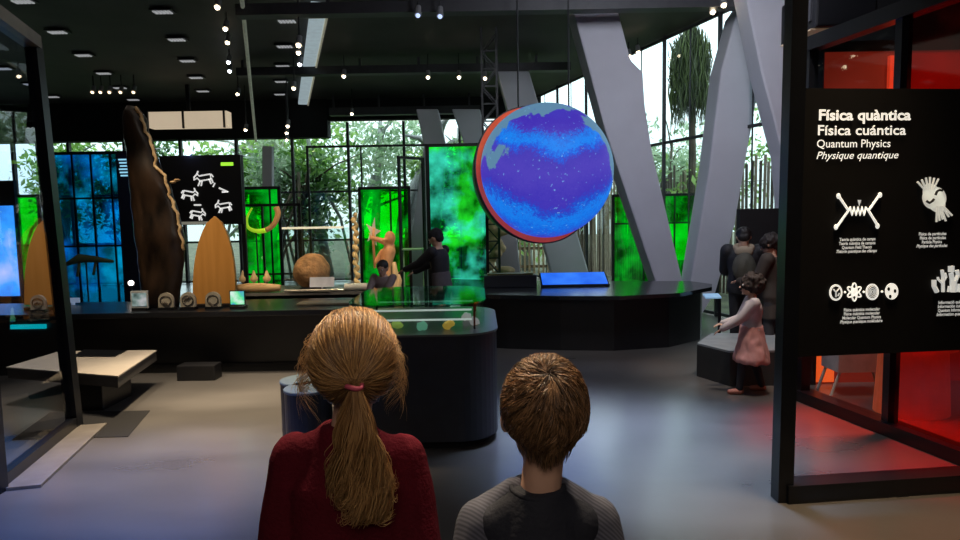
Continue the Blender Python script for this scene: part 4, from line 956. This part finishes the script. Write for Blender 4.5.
MB().box(q, (.20, .12, .02), M=Matrix.Rotation(.3, 3, 'X')).build('tablet_screen', mat('pale blue screen', (.3, .5, .7), .3, emit=(.35, .6, .9), es=.45), o)
# black partition behind the people
a = at(738, 209, 8.75); b = at(800, 209, 8.75)
tag(MB().box(((a.x+b.x)/2, 8.75, a.z/2), (b.x-a.x, .12, a.z)).build('black_partition', BLACKM, bevel=.01), 'plain black partition behind the man and woman', 'partition')
# ------------------------------------------------------------------ sign
bl = onz(774, 500); ang = math.radians(6.0); SD = Vector((math.cos(ang), math.sin(ang), 0)); SN = Vector((math.sin(ang), -math.cos(ang), 0))
def sg(px, py):                           # pixel on the sign plane
    d = ray(px, py); t = (bl+SN*.037-O).dot(SN)/d.dot(SN); return O+d*t-SN*.037
zt = sg(800, 88).z; zbm = sg(782, 358).z
o = thing('exhibit_sign', 'tall black sign stand headed Física quàntica in white letters', 'sign', bl)
top = bl+Vector((0, 0, 3.4))
tp = sg(806, -30); PB = bl+SD*.05
MB().bar(Vector((PB.x, PB.y, 0)), PB+Vector((.03, .02, 3.3)), .09, .10).build('post', BLACKS, o)
W_ = 1.75
MB().box(bl+SD*(W_/2+.05)+Vector((0, 0, .055)), (W_, .14, .11), ang).build('base_rail', BLACKS, o)
pr = bl+SD*(W_+.05); MB().box(pr+Vector((0, 0, 1.65)), (.10, .10, 3.3), ang).build('far_post', BLACKS, o)
bc_ = bl+SD*(W_/2+.06); MB().box(bc_+Vector((0, 0, (zt+zbm)/2)), (W_-.06, .06, zt-zbm), ang).build('board', mat('black sign face', (.003, .003, .004), .75, spec=.2), o)
WT = mat('white print', (.85, .83, .76), .6, emit=(.95, .92, .82), es=.75)
WT2 = mat('dim white print', (.6, .6, .57), .6, emit=(.70, .70, .66), es=.55)
TX = Matrix((SD, Vector((0, 0, 1)), SN)).transposed()
def text(s, x0_, y0_, x1_, capy, parent=o, name='heading_text', off=0.0, shear=0, m=WT, align='LEFT', hsc=None):
    cu = bpy.data.curves.new('t', 'FONT'); cu.body = s; cu.size = 1; cu.offset = off; cu.shear = shear; cu.extrude = 0; cu.resolution_u = 3
    t = bpy.data.objects.new('t', cu); C.objects.link(t); bpy.context.view_layer.update()
    me = bpy.data.meshes.new_from_object(t.evaluated_get(bpy.context.evaluated_depsgraph_get())); bpy.data.objects.remove(t)
    co = np.empty(len(me.vertices)*3, np.float32); me.vertices.foreach_get('co', co); co = co.reshape(-1, 3)
    a = sg(x0_, y0_); b = sg(x1_, y0_); wd = (b-a).dot(SD); s1 = wd/(co[:, 0].max()-co[:, 0].min())
    hz = abs(sg(x0_, capy).z-a.z)/.70          # cap height
    out = [tuple(a+TX @ Vector(((v[0]-co[:, 0].min())*s1, v[1]*hz, 0))+SN*.036) for v in co]
    for i, v in enumerate(me.vertices): v.co = out[i]
    me.materials.clear(); me.materials.append(m); me.name = name
    return link(name, me, parent)
text('Física quàntica', 819, 120, 911, 109.5, off=.028)
text('Física cuántica', 818, 135, 906, 125, off=.014)
text('Quantum Physics', 817, 147.5, 890.5, 139.5, off=.004)
text('Physique quantique', 816.5, 159, 898.5, 151.5, shear=.3, off=.004)
def lines(rows, boxes, m=WT2):
    for s, (x0_, y_, x1_, sh_) in zip(rows, boxes): text(s, x0_, y_, x1_, y_-3.0, name='caption_text', m=m, shear=sh_, off=.03)
lines(['Teoria quàntica de camps', 'Teoría cuántica de campos', 'Quantum Field Theory', 'Théorie quantique des champs'], [(839.5, 241, 875.5, 0), (839, 245, 875.5, 0), (842, 249, 872, 0), (836.5, 253, 877, .3)])
lines(['Física de partícules', 'Física de partículas', 'Particle Physics', 'Physique des particules'], [(919, 235.5, 946.5, 0), (920, 239.5, 946, 0), (922, 243.5, 942, 0), (916.5, 247.5, 947.5, .3)])
lines(['Física quàntica molecular', 'Física cuántica molecular', 'Molecular Quantum Physics', 'Physique quantique moléculaire'], [(844, 311.5, 880, 0), (844, 315.5, 880, 0), (842.5, 319.5, 881, 0), (840, 323.5, 882.5, .3)])
lines(['Informació quàntica', 'Información cuántica', 'Quantum Information', 'Information quantique'], [(938.5, 304, 968, 0), (938, 308, 968, 0), (938, 312, 966, 0), (936.5, 316, 969, .3)])
def G(mb, pts, w):                           # flat-ish line on the sign
    q = [sg(a, b)+SN*.037 for a, b in pts]; mb.tube(q, w*.062, 6, True)
mb = MB()
G(mb, [(848, 211), (850, 207), (852, 215), (854, 207), (856, 215), (858, 207), (860, 215), (862, 207), (864, 215), (866, 207), (868, 210)], .10)
for L in ([(838, 195), (848.5, 210.5), (836, 228)], [(880, 194), (868.5, 210.5), (878, 226)]): G(mb, L, .12)
for a, b in ((838.5, 196), (880, 195), (836, 227), (877.5, 226)): mb.ell(sg(a, b)+SN*.037, (.013, .004, .017), n=10, m=6)
mb.build('symbol', WT, o)
mb = MB(); mb.prism([sg(857.5, 200)+SN*.037, sg(861, 200)+SN*.037, sg(859, 206)+SN*.037], tuple(SN*.003)); mb.build('symbol', WT2, o)
# swirl emblem
mb = MB()
def disc(cx, cy, rx_, ry_, th_=.003, z=.036, rot=0, n=28):
    P = []
    for k in range(n):
        a = 2*PI*k/n; u = rx_*math.cos(a); v = ry_*math.sin(a); P.append(sg(cx+u*math.cos(rot)-v*math.sin(rot), cy+u*math.sin(rot)+v*math.cos(rot))+SN*z)
    return P
mb.prism(disc(930, 199, 7.5, 10, rot=-.3), tuple(SN*.002)); mb.prism(disc(938.5, 197, 7.5, 10, rot=-.3), tuple(SN*.002)); mb.prism(disc(934, 198, 9.5, 16, rot=-.5), tuple(SN*.002))
for k in range(6):
    G(mb, [(925+k*1.6, 190), (917.5+k*4.2, 178-k*.6+1.5*abs(k-2.5))], .09); G(mb, [(937+k*1.2, 206), (936.5+k*3.1, 222-k*1.3+(3 if k == 3 else 0))], .09)
mb.build('symbol', mat('greyish print', (.6, .6, .55), .6, emit=(.62, .60, .52), es=.6), o)
mb = MB(); DK = mat('black print', (.003, .003, .004), .8)
G2 = lambda mb, pts, w: mb.tube([sg(a, b)+SN*.040 for a, b in pts], w*.045, 6)
G2(mb, [(926, 201), (929, 203), (932, 201), (933.5, 199)], .16); G2(mb, [(935, 195), (936.5, 191.5), (939, 190), (942, 190.5)], .16)
mb.build('symbol_detail', DK, o)
# row of four round symbols
mb = MB(); mg = MB()
for i, cx in enumerate((835.8, 872.2, 891.6)):
    mb.prism(disc(cx, 292.5-i*.6, 6.6, 8.2), tuple(SN*.002))
for k in range(3): mb.ell(sg(845+k*18.8-(.6 if k == 2 else 0), 292.2-k*.3)+SN*.037, .007, n=8, m=6)
for k in range(3):
    a = k*PI/3+PI/2; mb.tube([sg(854.3+7.5*math.cos(b_)*math.cos(a)-2.6*math.sin(b_)*math.sin(a), 292+9*math.cos(b_)*math.sin(a)+2.6*math.sin(b_)*math.cos(a))+SN*.037 for b_ in np.linspace(0, 2*PI, 24)], .0045, 5)
mb.ell(sg(854.3, 292)+SN*.037, (.012, .004, .012), n=10, m=6)
mb.build('symbol', WT, o)
mb = MB(); mb.prism(disc(835.8, 292.5, 4.7, 6.2, z=.0385), tuple(SN*.001)); mb.prism(disc(872.2, 291.8, 4.8, 6.3, z=.0385), tuple(SN*.0005)); 
for a, b in ((888.5, 289), (894.8, 291), (890, 296.5)): mb.prism(disc(a, b, 1.4, 1.9, z=.0385), tuple(SN*.001))
mb.build('symbol_detail', DK, o)
mb = MB()
for L in ([(833, 289), (835.5, 292), (835.5, 297)], [(839, 288), (835.5, 292)], [(837.5, 296), (839, 293)]): mb.tube([sg(a, b)+SN*.041 for a, b in L], .0045, 5)
for L in (4, 2.6, 1.2): mb.tube([sg(872.2+L*math.cos(b_), 291.8+L*1.3*math.sin(b_))+SN*.040 for b_ in np.linspace(0, 2*PI, 18)], .003, 5)
mb.build('symbol', WT2, o)
# fingers / cactus forest symbol
mb = MB()
for L, w in [(p_, w_*.7) for p_, w_ in (([(937, 292), (934, 286), (934, 280)], .3), ([(943, 292), (943, 276), (942, 270)], .22), ([(943, 284), (938, 279), (938, 277)], .16), ([(943, 282), (946, 277), (945, 273)], .16), ([(948, 292), (949, 286)], .14), ([(953, 292), (953, 280)], .45), ([(953, 284), (951, 273)], .3), ([(954, 284), (958, 275), (957, 270)], .25), ([(951, 272), (951, 266)], .4), ([(959, 292), (960, 284)], .3))]:
    G(mb, L, w)
mb.build('symbol', WT2, o)
# ------------------------------------------------------------------ red glazed enclosure behind the sign
r0 = onz(803, 400); r1 = onz(962, 462); rd = (r1-r0).normalized(); r2 = r0+rd*1.9
o = thing('red_glass_screen', 'black framed red glass screen running behind the sign', 'glass screen', r0)
hh = at(830, 44, r0.y).z
MB().bar(r0-rd*.0+Vector((0, 0, .05)), r2+Vector((0, 0, .05)), .16, .10).build('bottom_rail', BLACKS, o)
MB().bar(r0+Vector((0, 0, hh)), r2+Vector((0, 0, hh)), .12, .12).build('top_rail', BLACKS, o)
mb = MB()
for t in (0, .95, 1.9): q = r0+rd*t; mb.bar(q, q+Vector((0, 0, hh)), .08, .08)
mb.build('post', BLACKS, o)
z2 = at(860, 50, r0.y+.2).z-.10
for a, b, gm_r in ((0, .95, WGLASS), (.95, 1.9, GR)):
    pa = r0+rd*a; pb = r0+rd*b
    MB().add([pa+Vector((0, 0, .1)), pb+Vector((0, 0, .1)), pb+Vector((0, 0, hh)), pa+Vector((0, 0, hh))], [(0, 1, 2, 3)]).build('glass_pane', gm_r, o)
# orange red wall inside and back wall
rp = mat('red lit wall', (.25, .02, .012), .7, emit=(.62, .045, .02), es=.16, var=.4, scale=1.2)
ro = mat('orange lit wall', (.9, .15, .03), .7, emit=(1, .12, .02), es=.75, var=.2, scale=1.5)
q = at(870, 300, 7.7)
o = thing('red_lit_wall', 'glowing red wall inside the enclosure behind the sign', 'partition', (4.5, 6.42, 0))
zz = at(860, 51, 6.35).z
MB().box((4.5, 6.42, zz/2), (2.3, .08, zz)).build('panel', rp, o)
MB().box((4.5, 6.42, zz+.05), (2.3, .12, .10)).build('top_rail', BLACKS, o); MB().box((3.32, 6.36, zz/2), (.07, .10, zz)).build('edge_post', BLACKS, o)
MB().box((3.46, 6.355, .62), (.18, .04, 1.2)).build('orange_band', ro, o)
a = at(896, 70, 6.35); MB().box((a.x, 6.355, zz-.45), (.14, .04, .8)).build('bright_band', mat('red lit band', (.8, .06, .02), .7, emit=(.9, .06, .02), es=.5), o)
# red pedestal with flasks, white table inside
q = onz(925, 425); tag(MB().loft([(Vector((q.x+.12, q.y+.35, z)), r, r*.8) for z, r in ((0, .30), (.55, .27), (.56, .34), (.62, .34))], 24).build('drum_table', mat('orange drum', (.6, .12, .04), .5, emit=(.5, .08, .03), es=.3)), 'orange drum-shaped table glimpsed through the red glass', 'table')
q = at(857, 385, 6.0)
o = thing('white_table', 'pale table with thin legs behind the red glass', 'table', (q.x, 6.0, 0))
MB().box((q.x, 6.03, .36), (.50, .3, .26)).build('tabletop', mat('pinkish white board', (.55, .45, .45), .5), o)
for sx in (-.27, .27):
    for sy in (-.15, .15): MB().tube([(q.x+sx*1.1, 6.03+sy*.8, 0), (q.x+sx*.8, 6.03+sy*.8, .24)], .014).build('leg', mat('pale leg', (.6, .55, .5), .4), o)
# projector box above
a = at(808, 16, 6.2); b = at(868, 16, 6.2)
o = thing('projector', 'black projector box hung from the ceiling above the sign', 'projector', ((a.x+b.x)/2, 6.2, a.z))
zb_ = at(820, 31, 6.2).z
MB().box(((a.x+b.x)/2, 6.4, zb_+.2), (b.x-a.x, .7, .4)).build('housing', BLACK, o, bevel=.02)
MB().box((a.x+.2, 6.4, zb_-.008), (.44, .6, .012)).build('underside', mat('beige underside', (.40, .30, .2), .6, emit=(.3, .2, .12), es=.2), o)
MB().tube([((a.x+b.x)/2, 6.4, zb_+.38), ((a.x+b.x)/2, 6.4, CZ)], .03).build('mount', BLACK, o)
mb = MB()
for k in range(4): mb.box((a.x-.006, 6.15+k*.12, zb_+.2), (.02, .05, .25))
mb.build('grille', DKGREY, o)
# ------------------------------------------------------------------ spotlights
def spotlight(px, py, Y, col, label, grp, tilt=(0, -.5, -.85), ceil=CZ):
    q = at(px, py, Y); o = thing('spotlight', label, 'spotlight', q, 0, grp); d = Vector(tilt).normalized()
    MB().tube([q-d*.10, q+d*.06], [.04, .05], 12).build('can', mat('grey lamp can', (.25, .25, .26), .4), o)
    MB().ell(q+d*.065, (.033, .033, .033), n=12, m=8).build('lens', col, o, smooth=True)
    MB().tube([q-d*.05, Vector((q.x, q.y+.02, min(ceil, CZ)))], .012).build('stem', BLACK, o)
L1_ = [(218, 4, 'W'), (226, 26, 'W'), (228, 40, 'W'), (229, 60, 'C'), (230, 69, 'C'), (238, 92, 'W'), (246, 128, 'W')]
for i, (px, py, c) in enumerate(L1_):
    spotlight(px, py, 9.2+i*1.1, WARM if c == 'W' else COOL, 'small lit ceiling spotlight in the row above the black animal panel', 'spotlights in the left ceiling row')
for i, (px, py) in enumerate([(299, 42), (299, 50), (300, 62), (294, 86), (288, 124), (287, 131), (287, 138)]):
    spotlight(px, py, 9.5+i*1.2, COOL if i in (2,) else WARM, 'small lit ceiling spotlight beside the pale blue strip', 'spotlights beside the pale blue strip')
for i, (px, py, lab) in enumerate([(344, 74, 'small spotlight on the middle beam, leftmost one'), (428, 75, 'bright spotlight on the middle beam, left of centre'), (459, 75, 'warm spotlight on the middle beam near the truss mast'), (485, 76, 'small warm spotlight on the middle beam behind the truss mast')]):
    spotlight(px, py, 13.1, WARM, lab, 'spotlights on the middle beam')
for px, py, lab in [(418, 12, 'left of two pale spotlights on the front beam'), (440, 13, 'right of two pale spotlights on the front beam')]:
    spotlight(px, py, 9.2, mat('bluish lens', (.6, .7, 1), .4, emit=(.4, .5, .8), es=1.5), lab, 'spotlights on the front beam')
for px, py, Y, lab in [(629, 54, 12.5, 'bright spotlight right of the big white column, left one'), (638, 50, 12.2, 'bright spotlight right of the big white column, right one'), (712, 9, 9.6, 'spotlight at the top of the right glazing, left one'), (723, 2, 9.4, 'spotlight at the top of the right glazing, right one'), (352, 112, 16.5, 'distant warm spotlight below the farthest beam')]:
    spotlight(px, py, Y, WARM, lab, None)
for i, px in enumerate((93, 101, 110, 121, 134)):
    spotlight(px, 90, 14.5, mat('dim warm lens', (.8, .6, .4), .4, emit=(1, .75, .45), es=3), 'small dim warm spotlight in the far left row under the ceiling', 'spotlights in the far left row')
# little lamps on stands
for px, py, lab in [(131, 283, 'small glowing lamp at foot of cyan glass near the framed photo'), (52, 274, 'small glowing lamp seen beside the black post of the blue screen')]:
    q = at(px, py, 8.4 if px > 100 else 8.6); o = thing('small_lamp', lab, 'lamp', (q.x, q.y, CT))
    MB().ell(q, .035, n=12, m=8).build('bulb', mat('white bulb', (1, .9, .8), .4, emit=(1, .9, .8), es=5), o, smooth=True)
    MB().tube([q, Vector((q.x, q.y, 0))], .012).build('stem', BLACK, o)
# screens at far left, seen through the blue glass
q = at(6, 248, 9.6)
o = thing('blue_display', 'bright blue upright display at the far left edge', 'display', (q.x, 9.6, 0))
MB().box((q.x-.1, 9.6, q.z/2+.5), (.62, .06, q.z+1.0-.0)).build('case', BLACK, o); MB().box((q.x-.1, 9.56, 1.35), (.56, .02, 1.35)).build('screen', emat('blue picture', [(.02, .10, .5), (.04, .35, .9), (.5, .55, .9)], 1.4, 1.6), o)
for px, py, w_, lab in [(27, 327, .40, 'thin turquoise screen set in the counter front at far left'), ]:
    q = at(px, py, 7.28); tag(MB().box((q.x, 7.305, q.z), (w_, .03, .05)).build('slim_screen', mat('turquoise lit', (.0, .4, .4), .4, emit=(0, .5, .5), es=.8)), lab, 'screen')
q = at(78, 298, 8.0)
tag(MB().box((q.x, 8.0-.1, CT+.055), (.16, .02, .06)).box((q.x, 7.9, CT+.015), (.03, .03, .03)).build('name_plate', mat('pale blue plate', (.5, .6, .75), .4, emit=(.3, .4, .6), es=.4)), 'small pale plate on the counter right of the black post', 'sign')
# small fish sculpture behind cyan glass
q = at(86, 262, 9.8); c0 = Vector((q.x, 9.8, q.z))
o = thing('reptile_model', 'dim reptile model seen in front of the cyan glass', 'model', (q.x, 9.8, 0))
MB().tube([c0+Vector((-.35, 0, -.05)), c0+Vector((-.1, 0, .06)), c0+Vector((.15, 0, .04)), c0+Vector((.42, 0, .0))], [.02, .07, .05, .02], 8).tube([c0+Vector((-.1, 0, 0)), c0+Vector((-.15, 0, -.22))], .02).tube([c0+Vector((.15, 0, 0)), c0+Vector((.1, 0, -.2))], .02).build('animal_body', mat('greenish brown', (.12, .16, .08), .6), o, smooth=True)
MB().tube([c0+Vector((0, 0, -.0)), Vector((c0.x, 9.8, 0))], .012).build('stand', BLACK, o)
# ------------------------------------------------------------------ outside: ground, trees, roots, palisade
struct(MB().box((0, 34, -.15), (90, 50, .1)).build('ground_outside', mat('leaf litter', (.10, .11, .06), .9, var=.5, scale=2)))
def leafmat(name, c0, c1, tr=.0):
    m, nt, b, out = _nt(name); a = nt.nodes.new('ShaderNodeAttribute'); a.attribute_name = 'tone'
    r = nt.nodes.new('ShaderNodeValToRGB'); r.color_ramp.elements[0].color = (*c0, 1); r.color_ramp.elements[1].color = (*c1, 1)
    nt.links.new(a.outputs['Fac'], r.inputs[0]); nt.links.new(r.outputs[0], b.inputs['Base Color']); b.inputs['Roughness'].default_value = .35
    tl = nt.nodes.new('ShaderNodeBsdfTranslucent'); nt.links.new(r.outputs[0], tl.inputs[0]); mx = nt.nodes.new('ShaderNodeMixShader'); mx.inputs[0].default_value = .35
    nt.links.new(b.outputs[0], mx.inputs[1]); nt.links.new(tl.outputs[0], mx.inputs[2]); nt.links.new(mx.outputs[0], out.inputs['Surface']); return m
LM = [leafmat('leaf bright', (.08, .22, .03), (.50, .80, .20)), leafmat('leaf deep', (.03, .10, .03), (.28, .50, .16)), leafmat('leaf pale', (.20, .35, .18), (.70, .85, .60))]
BARK = [mat('grey bark', (.38, .39, .38), .8, var=.4, scale=3, bump=.5, bscale=8), mat('brown bark', (.10, .08, .05), .8, var=.4, scale=3)]
def leaves(name, cen, rad, n, size, m, parent, seed, drop=0, aspect=.4):
    r = np.random.default_rng(seed)
    cl = r.normal(0, .45, (max(3, n//60), 3))*np.array(rad); c = cl[r.integers(0, len(cl), n)]+r.normal(0, .18, (n, 3))*np.array(rad)+np.array(cen)
    c[:, 2] = np.maximum(c[:, 2], .05)
    d = r.normal(size=(n, 3)); d[:, 2] -= drop; d /= np.linalg.norm(d, axis=1, keepdims=True); e = np.cross(d, r.normal(size=(n, 3))); e /= np.linalg.norm(e, axis=1, keepdims=True)
    s = size*r.uniform(.5, 1.3, n)[:, None]
    vs = np.stack([c-d*s, c+e*s*aspect, c+d*s, c-e*s*aspect], 1).reshape(-1, 3); f = np.arange(4*n).reshape(-1, 4)
    me = bpy.data.meshes.new(name); me.from_pydata(vs.tolist(), [], f.tolist()); me.update()
    a = me.attributes.new('tone', 'FLOAT', 'POINT'); a.data.foreach_set('value', np.repeat(r.random(n), 4).astype(np.float32)); me.materials.append(m)
    return link(name, me, parent)
def tree(x_, y_, h_, lean, kind, label, n=2200, tr=.16, seed=0, crown=(1.4, 1.2, 1.5), bark=0, roots=0, size=.13, cz_=None, group='trees outside the back glazing'):
    o = thing('jungle_tree', label, 'tree', (x_, y_, -.1), 0, group); rr = random.Random(seed); mb = MB()
    top = Vector((x_+lean, y_, h_)); mid = Vector((x_+lean*.4+rr.uniform(-.2, .2), y_, h_*.5))
    mb.tube([(x_, y_, -.1), (x_+(mid.x-x_)*.5, y_, h_*.25), mid, top.lerp(mid, .4), top], [tr*1.3, tr, tr*.85, tr*.7, tr*.4], 9)
    for k in range(7):
        t = rr.uniform(.35, .95); p = Vector((x_, y_, 0)).lerp(top, t); a = rr.uniform(0, 6.28); L = rr.uniform(.8, 1.9)
        e = p+Vector((math.cos(a)*L, math.sin(a)*L*.5, rr.uniform(.2, 1.1))); mb.tube([p, p.lerp(e, .5)+Vector((0, 0, .12)), e], [tr*.35, tr*.22, tr*.08], 6)
    for k in range(roots):
        a = rr.uniform(-1, 1); zz = rr.uniform(1.2, 3.2); mb.tube([(x_+lean*.3, y_, zz), (x_+a*.6, y_-.3, zz*.6), (x_+a*1.1, y_-.5-rr.random()*.3, -.1)], [tr*.5, tr*.3, tr*.25], 7)
    mb.build('trunk', BARK[bark], o, smooth=True)
    leaves('foliage', (x_+lean, y_, cz_ or h_), crown, n, size, LM[kind], o, seed+50)
TR = [(-13.5, 20.5, 4.5, .6, 0, 'leafy tree outside at the far left behind the blue glass'), (-10.3, 21, 4.2, -.4, 1, 'dark green tree outside behind the cyan glass'), (-8.0, 22, 4.6, .3, 0, 'bright green tree outside above the cyan glass'),
      (-6.6, 20.3, 3.6, .4, 2, 'pale leafed tree outside above the black animal panel'), (-4.9, 20.6, 4.4, -.5, 0, 'bright leafed slender tree outside behind the glass case'), (-3.6, 21.5, 5, .4, 2, 'pale tree outside between the glass case and green panel')]
for i, (a, b, c, d, e, f) in enumerate(TR): tree(a, b, c, d, e, f, seed=i, roots=3, crown=(1.5, 1.0, 1.7), cz_=c*.72)
tree(-2.0, 20.0, 5, .9, 0, 'big grey tree with spreading buttress roots behind the carved figure', 900, .42, 21, (1.5, 1, 1.1), 0, 9, cz_=3.2)
tree(-.3, 21, 4.6, -.3, 1, 'dark leafy tree outside behind the green and turquoise glass', 2000, seed=31, cz_=2.4)
tree(1.6, 21.5, 4.2, .2, 0, 'leafy tree outside seen low beneath the globe', 1600, seed=32, cz_=2.0)
tree(-5.6, 19.6, 3.4, .5, 1, 'thin dark tree with hanging roots outside near the green horn panel', 700, .12, 41, (1.2, .6, 1.4), 1, 5, cz_=2.2)
for i, (a, b, c, lab) in enumerate([(5.2, 15.5, 2.6, 'low leafy tree outside the right glazing, nearest'), (6.2, 18.5, 3.2, 'leafy tree outside the right glazing, in the middle distance'), (4.2, 20.5, 3.0, 'leafy tree outside the right glazing, farthest'), (7.2, 14.0, 2.2, 'bright bush-like tree outside between the right white columns'), (4.9, 17.0, 3.6, 'tall sparse tree outside behind the hanging moss')]):
    tree(a, b, c, .2, (0, 2, 2, 0, 2)[i], lab, 1500, .07, 60+i, (1.3, 1, 1.1), 1, 0, size=.10, cz_=2.0+.25*i, group='trees outside the right glazing')
# hanging moss plant
q = at(692, 60, 14.2); o = thing('hanging_moss', 'mass of green moss hanging outside the right glazing', 'hanging plant', (q.x, 14.2, 0))
MB().tube([(q.x+.05, 14.4, 0), (q.x+.1, 14.4, 3), (q.x, 14.4, 7)], [.09, .08, .07], 8).build('stem', BARK[1], o)
r = np.random.default_rng(5); n = 1500; kk = 6; x0_ = r.normal(0, .19, n).clip(-.42, .42); z0_ = at(692, 62, 14.2).z+r.uniform(-.2, .9, n)-abs(x0_)
tt = np.linspace(0, 1, kk)[None, :]; ln = r.uniform(.3, 1.15, n)[:, None]
P6 = np.stack([q.x+x0_[:, None]*(1-.1*tt)+.03*np.sin(tt*7+z0_[:, None]*9), 14.3+r.normal(0, .12, n)[:, None]+0*tt, z0_[:, None]-ln*tt], 2)
strands('moss', P6, .013, leafmat('moss leaf', (.03, .045, .02), (.16, .22, .07)), o, 9)
# palisade of sticks
o = thing('palisade', 'row of upright wooden stakes outside the right glazing', 'fence', (5, 14, 0)); rr = random.Random(3); mb = MB(); mb2 = MB()
a = Vector((6.6, 11.6, 0)); b = Vector((2.9, 21.8, 0)); N_ = 95
for k in range(N_):
    p = a.lerp(b, k/N_); hz = 2.75+rr.uniform(-.25, .2); (mb if rr.random() < .6 else mb2).tube([(p.x, p.y, -.1), (p.x+rr.uniform(-.03, .03), p.y, hz)], .03, 6)
mb.build('stake', mat('dark stake', (.10, .07, .05), .8), o); mb2.build('pale_stake', mat('weathered stake', (.34, .27, .2), .8), o)
# fence slats below globe
o = thing('timber_fence', 'pale timber fence outside seen below the globe', 'fence', (1.5, 20, 0)); mb = MB()
for k in range(26): mb.box((-.6+k*.14, 19.3, .55), (.06, .04, 1.1+.15*(k % 3)))
mb.build('slat', mat('pale timber', (.55, .38, .22), .7), o); MB().box((1.2, 19.33, .75), (3.8, .04, .08)).box((1.2, 19.33, .2), (3.8, .04, .08)).build('rail', mat('dark timber', (.2, .12, .07), .7), o)
# ------------------------------------------------------------------ world and lights
w = bpy.data.worlds.new('world'); S.world = w; w.use_nodes = True; nt = w.node_tree; bg = nt.nodes['Background']
tc = nt.nodes.new('ShaderNodeTexCoord'); sp = nt.nodes.new('ShaderNodeSeparateXYZ'); r = nt.nodes.new('ShaderNodeValToRGB')
nt.links.new(tc.outputs['Generated'], sp.inputs[0]); nt.links.new(sp.outputs[2], r.inputs[0])
r.color_ramp.elements[0].color = (.45, .55, .55, 1); r.color_ramp.elements[1].color = (.85, .95, 1, 1); r.color_ramp.elements[1].position = .25
nt.links.new(r.outputs[0], bg.inputs[0]); bg.inputs[1].default_value = 2.8
def light(kind, loc, to, energy, col, size=.3, spot=60, blend=.5):
    l = bpy.data.lights.new('light', kind); l.energy = energy; l.color = col
    if kind == 'AREA': l.shape = 'RECTANGLE'; l.size, l.size_y = (size if isinstance(size, tuple) else (size, size))
    else: l.shadow_soft_size = size
    if kind == 'SPOT': l.spot_size = math.radians(spot); l.spot_blend = blend
    o = bpy.data.objects.new('light', l); C.objects.link(o); o.location = loc; o.rotation_euler = (Vector(to)-Vector(loc)).to_track_quat('-Z', 'Y').to_euler(); return o
WC = (1, .78, .52); BC = (.35, .5, 1)
f1 = onz(240, 420); light('SPOT', (f1.x-.5, f1.y+.5, 4.8), f1, 2600, WC, .15, 50, 1); f1 = onz(235, 388); light('SPOT', (f1.x, f1.y-.3, 4.8), f1, 900, (1, .82, .6), .08, 26, .8)
f1 = onz(110, 500); light('SPOT', (f1.x, f1.y-.3, 4.6), f1, 1500, (.15, .3, 1), .15, 40, .9)
f1 = onz(655, 445); light('SPOT', (f1.x, f1.y+.5, 4.8), f1, 2300, (.5, .68, 1), .3, 38, 1)  # blue spot added in place of the window's sheen on the floor
f1 = onz(560, 420); light('SPOT', (f1.x, f1.y+.3, 4.8), f1, 520, (.35, .3, 1), .3, 30, 1)
f1 = onz(880, 530); light('SPOT', (f1.x, f1.y, 4.6), f1, 800, (1, .72, .42), .3, 40, 1)
light('SPOT', (-.9, 3.3, 4.6), (gc.x, GY, 1.4), 700, (1, .80, .55), .15, 26, .6)     # key on the children
light('SPOT', (.6, 3.0, 4.6), (bc.x, BYY, 1.3), 480, (1, .82, .6), .15, 22, .6)
light('AREA', (0, -1.2, 3.6), (0, 1.6, 1.1), 24, (1, .88, .78), 1.5)  # soft fill added for the children, not a fixture
f1 = onz(70, 360, .38); light('SPOT', (f1.x+.4, f1.y-.5, 4.8), f1, 650, (1, .82, .6), .1, 30, .8); light('SPOT', (-4.9, 5.6, 4.8), at(44, 260, 7.5), 350, (1, .8, .6), .1, 24, .7)
light('SPOT', (-4.2, 5.6, 4.8), at(200, 270, 7.5), 500, (1, .8, .55), .1, 32, .7)
light('SPOT', (-2.4, 7.4, 4.8), at(320, 270, 9.2), 450, (1, .8, .5), .1, 34, .7)
light('SPOT', (-1.6, 8.4, 4.8), at(388, 262, 9.9), 330, (1, .8, .55), .1, 26, .7)
light('SPOT', (2.4, 5.2, 4.8), at(750, 320, 6.6), 500, (1, .85, .7), .15, 30, .8)
light('AREA', (-4.0, 7, 4.2), (-4.0, 7, 0), 14, (1, .85, .7), 4)  # weak overhead fill added on the left
light('AREA', (2.0, 6.0, 4.9), (3.2, 10, 2.5), 170, (.85, .88, 1), 1.5)        # wash on the white columns
light('AREA', (0, 4.0, 4.9), (0, 4.0, 0), 10, (.85, .9, 1), 4)  # weak overhead fill added for the foreground
f1 = onz(885, 440); light('SPOT', (f1.x+.4, f1.y+.3, 3.3), f1, 1700, (1, .05, .02), .1, 40, .8)  # red spot added, standing in for the red wall's reflection in the floor
light('SPOT', (4.6, 4.9, 4.6), (4.3, 6.4, 1.6), 160, (1, .3, .15), .2, 60, .8)
# ------------------------------------------------------------------ view
S.view_settings.view_transform = 'Standard'; S.view_settings.look = 'None'; S.view_settings.exposure = 0
S.cycles.max_bounces = 7; S.cycles.diffuse_bounces = 3; S.cycles.glossy_bounces = 3; S.cycles.transparent_max_bounces = 24
S.cycles.sample_clamp_indirect = 3; S.cycles.caustics_reflective = False; S.cycles.caustics_refractive = False
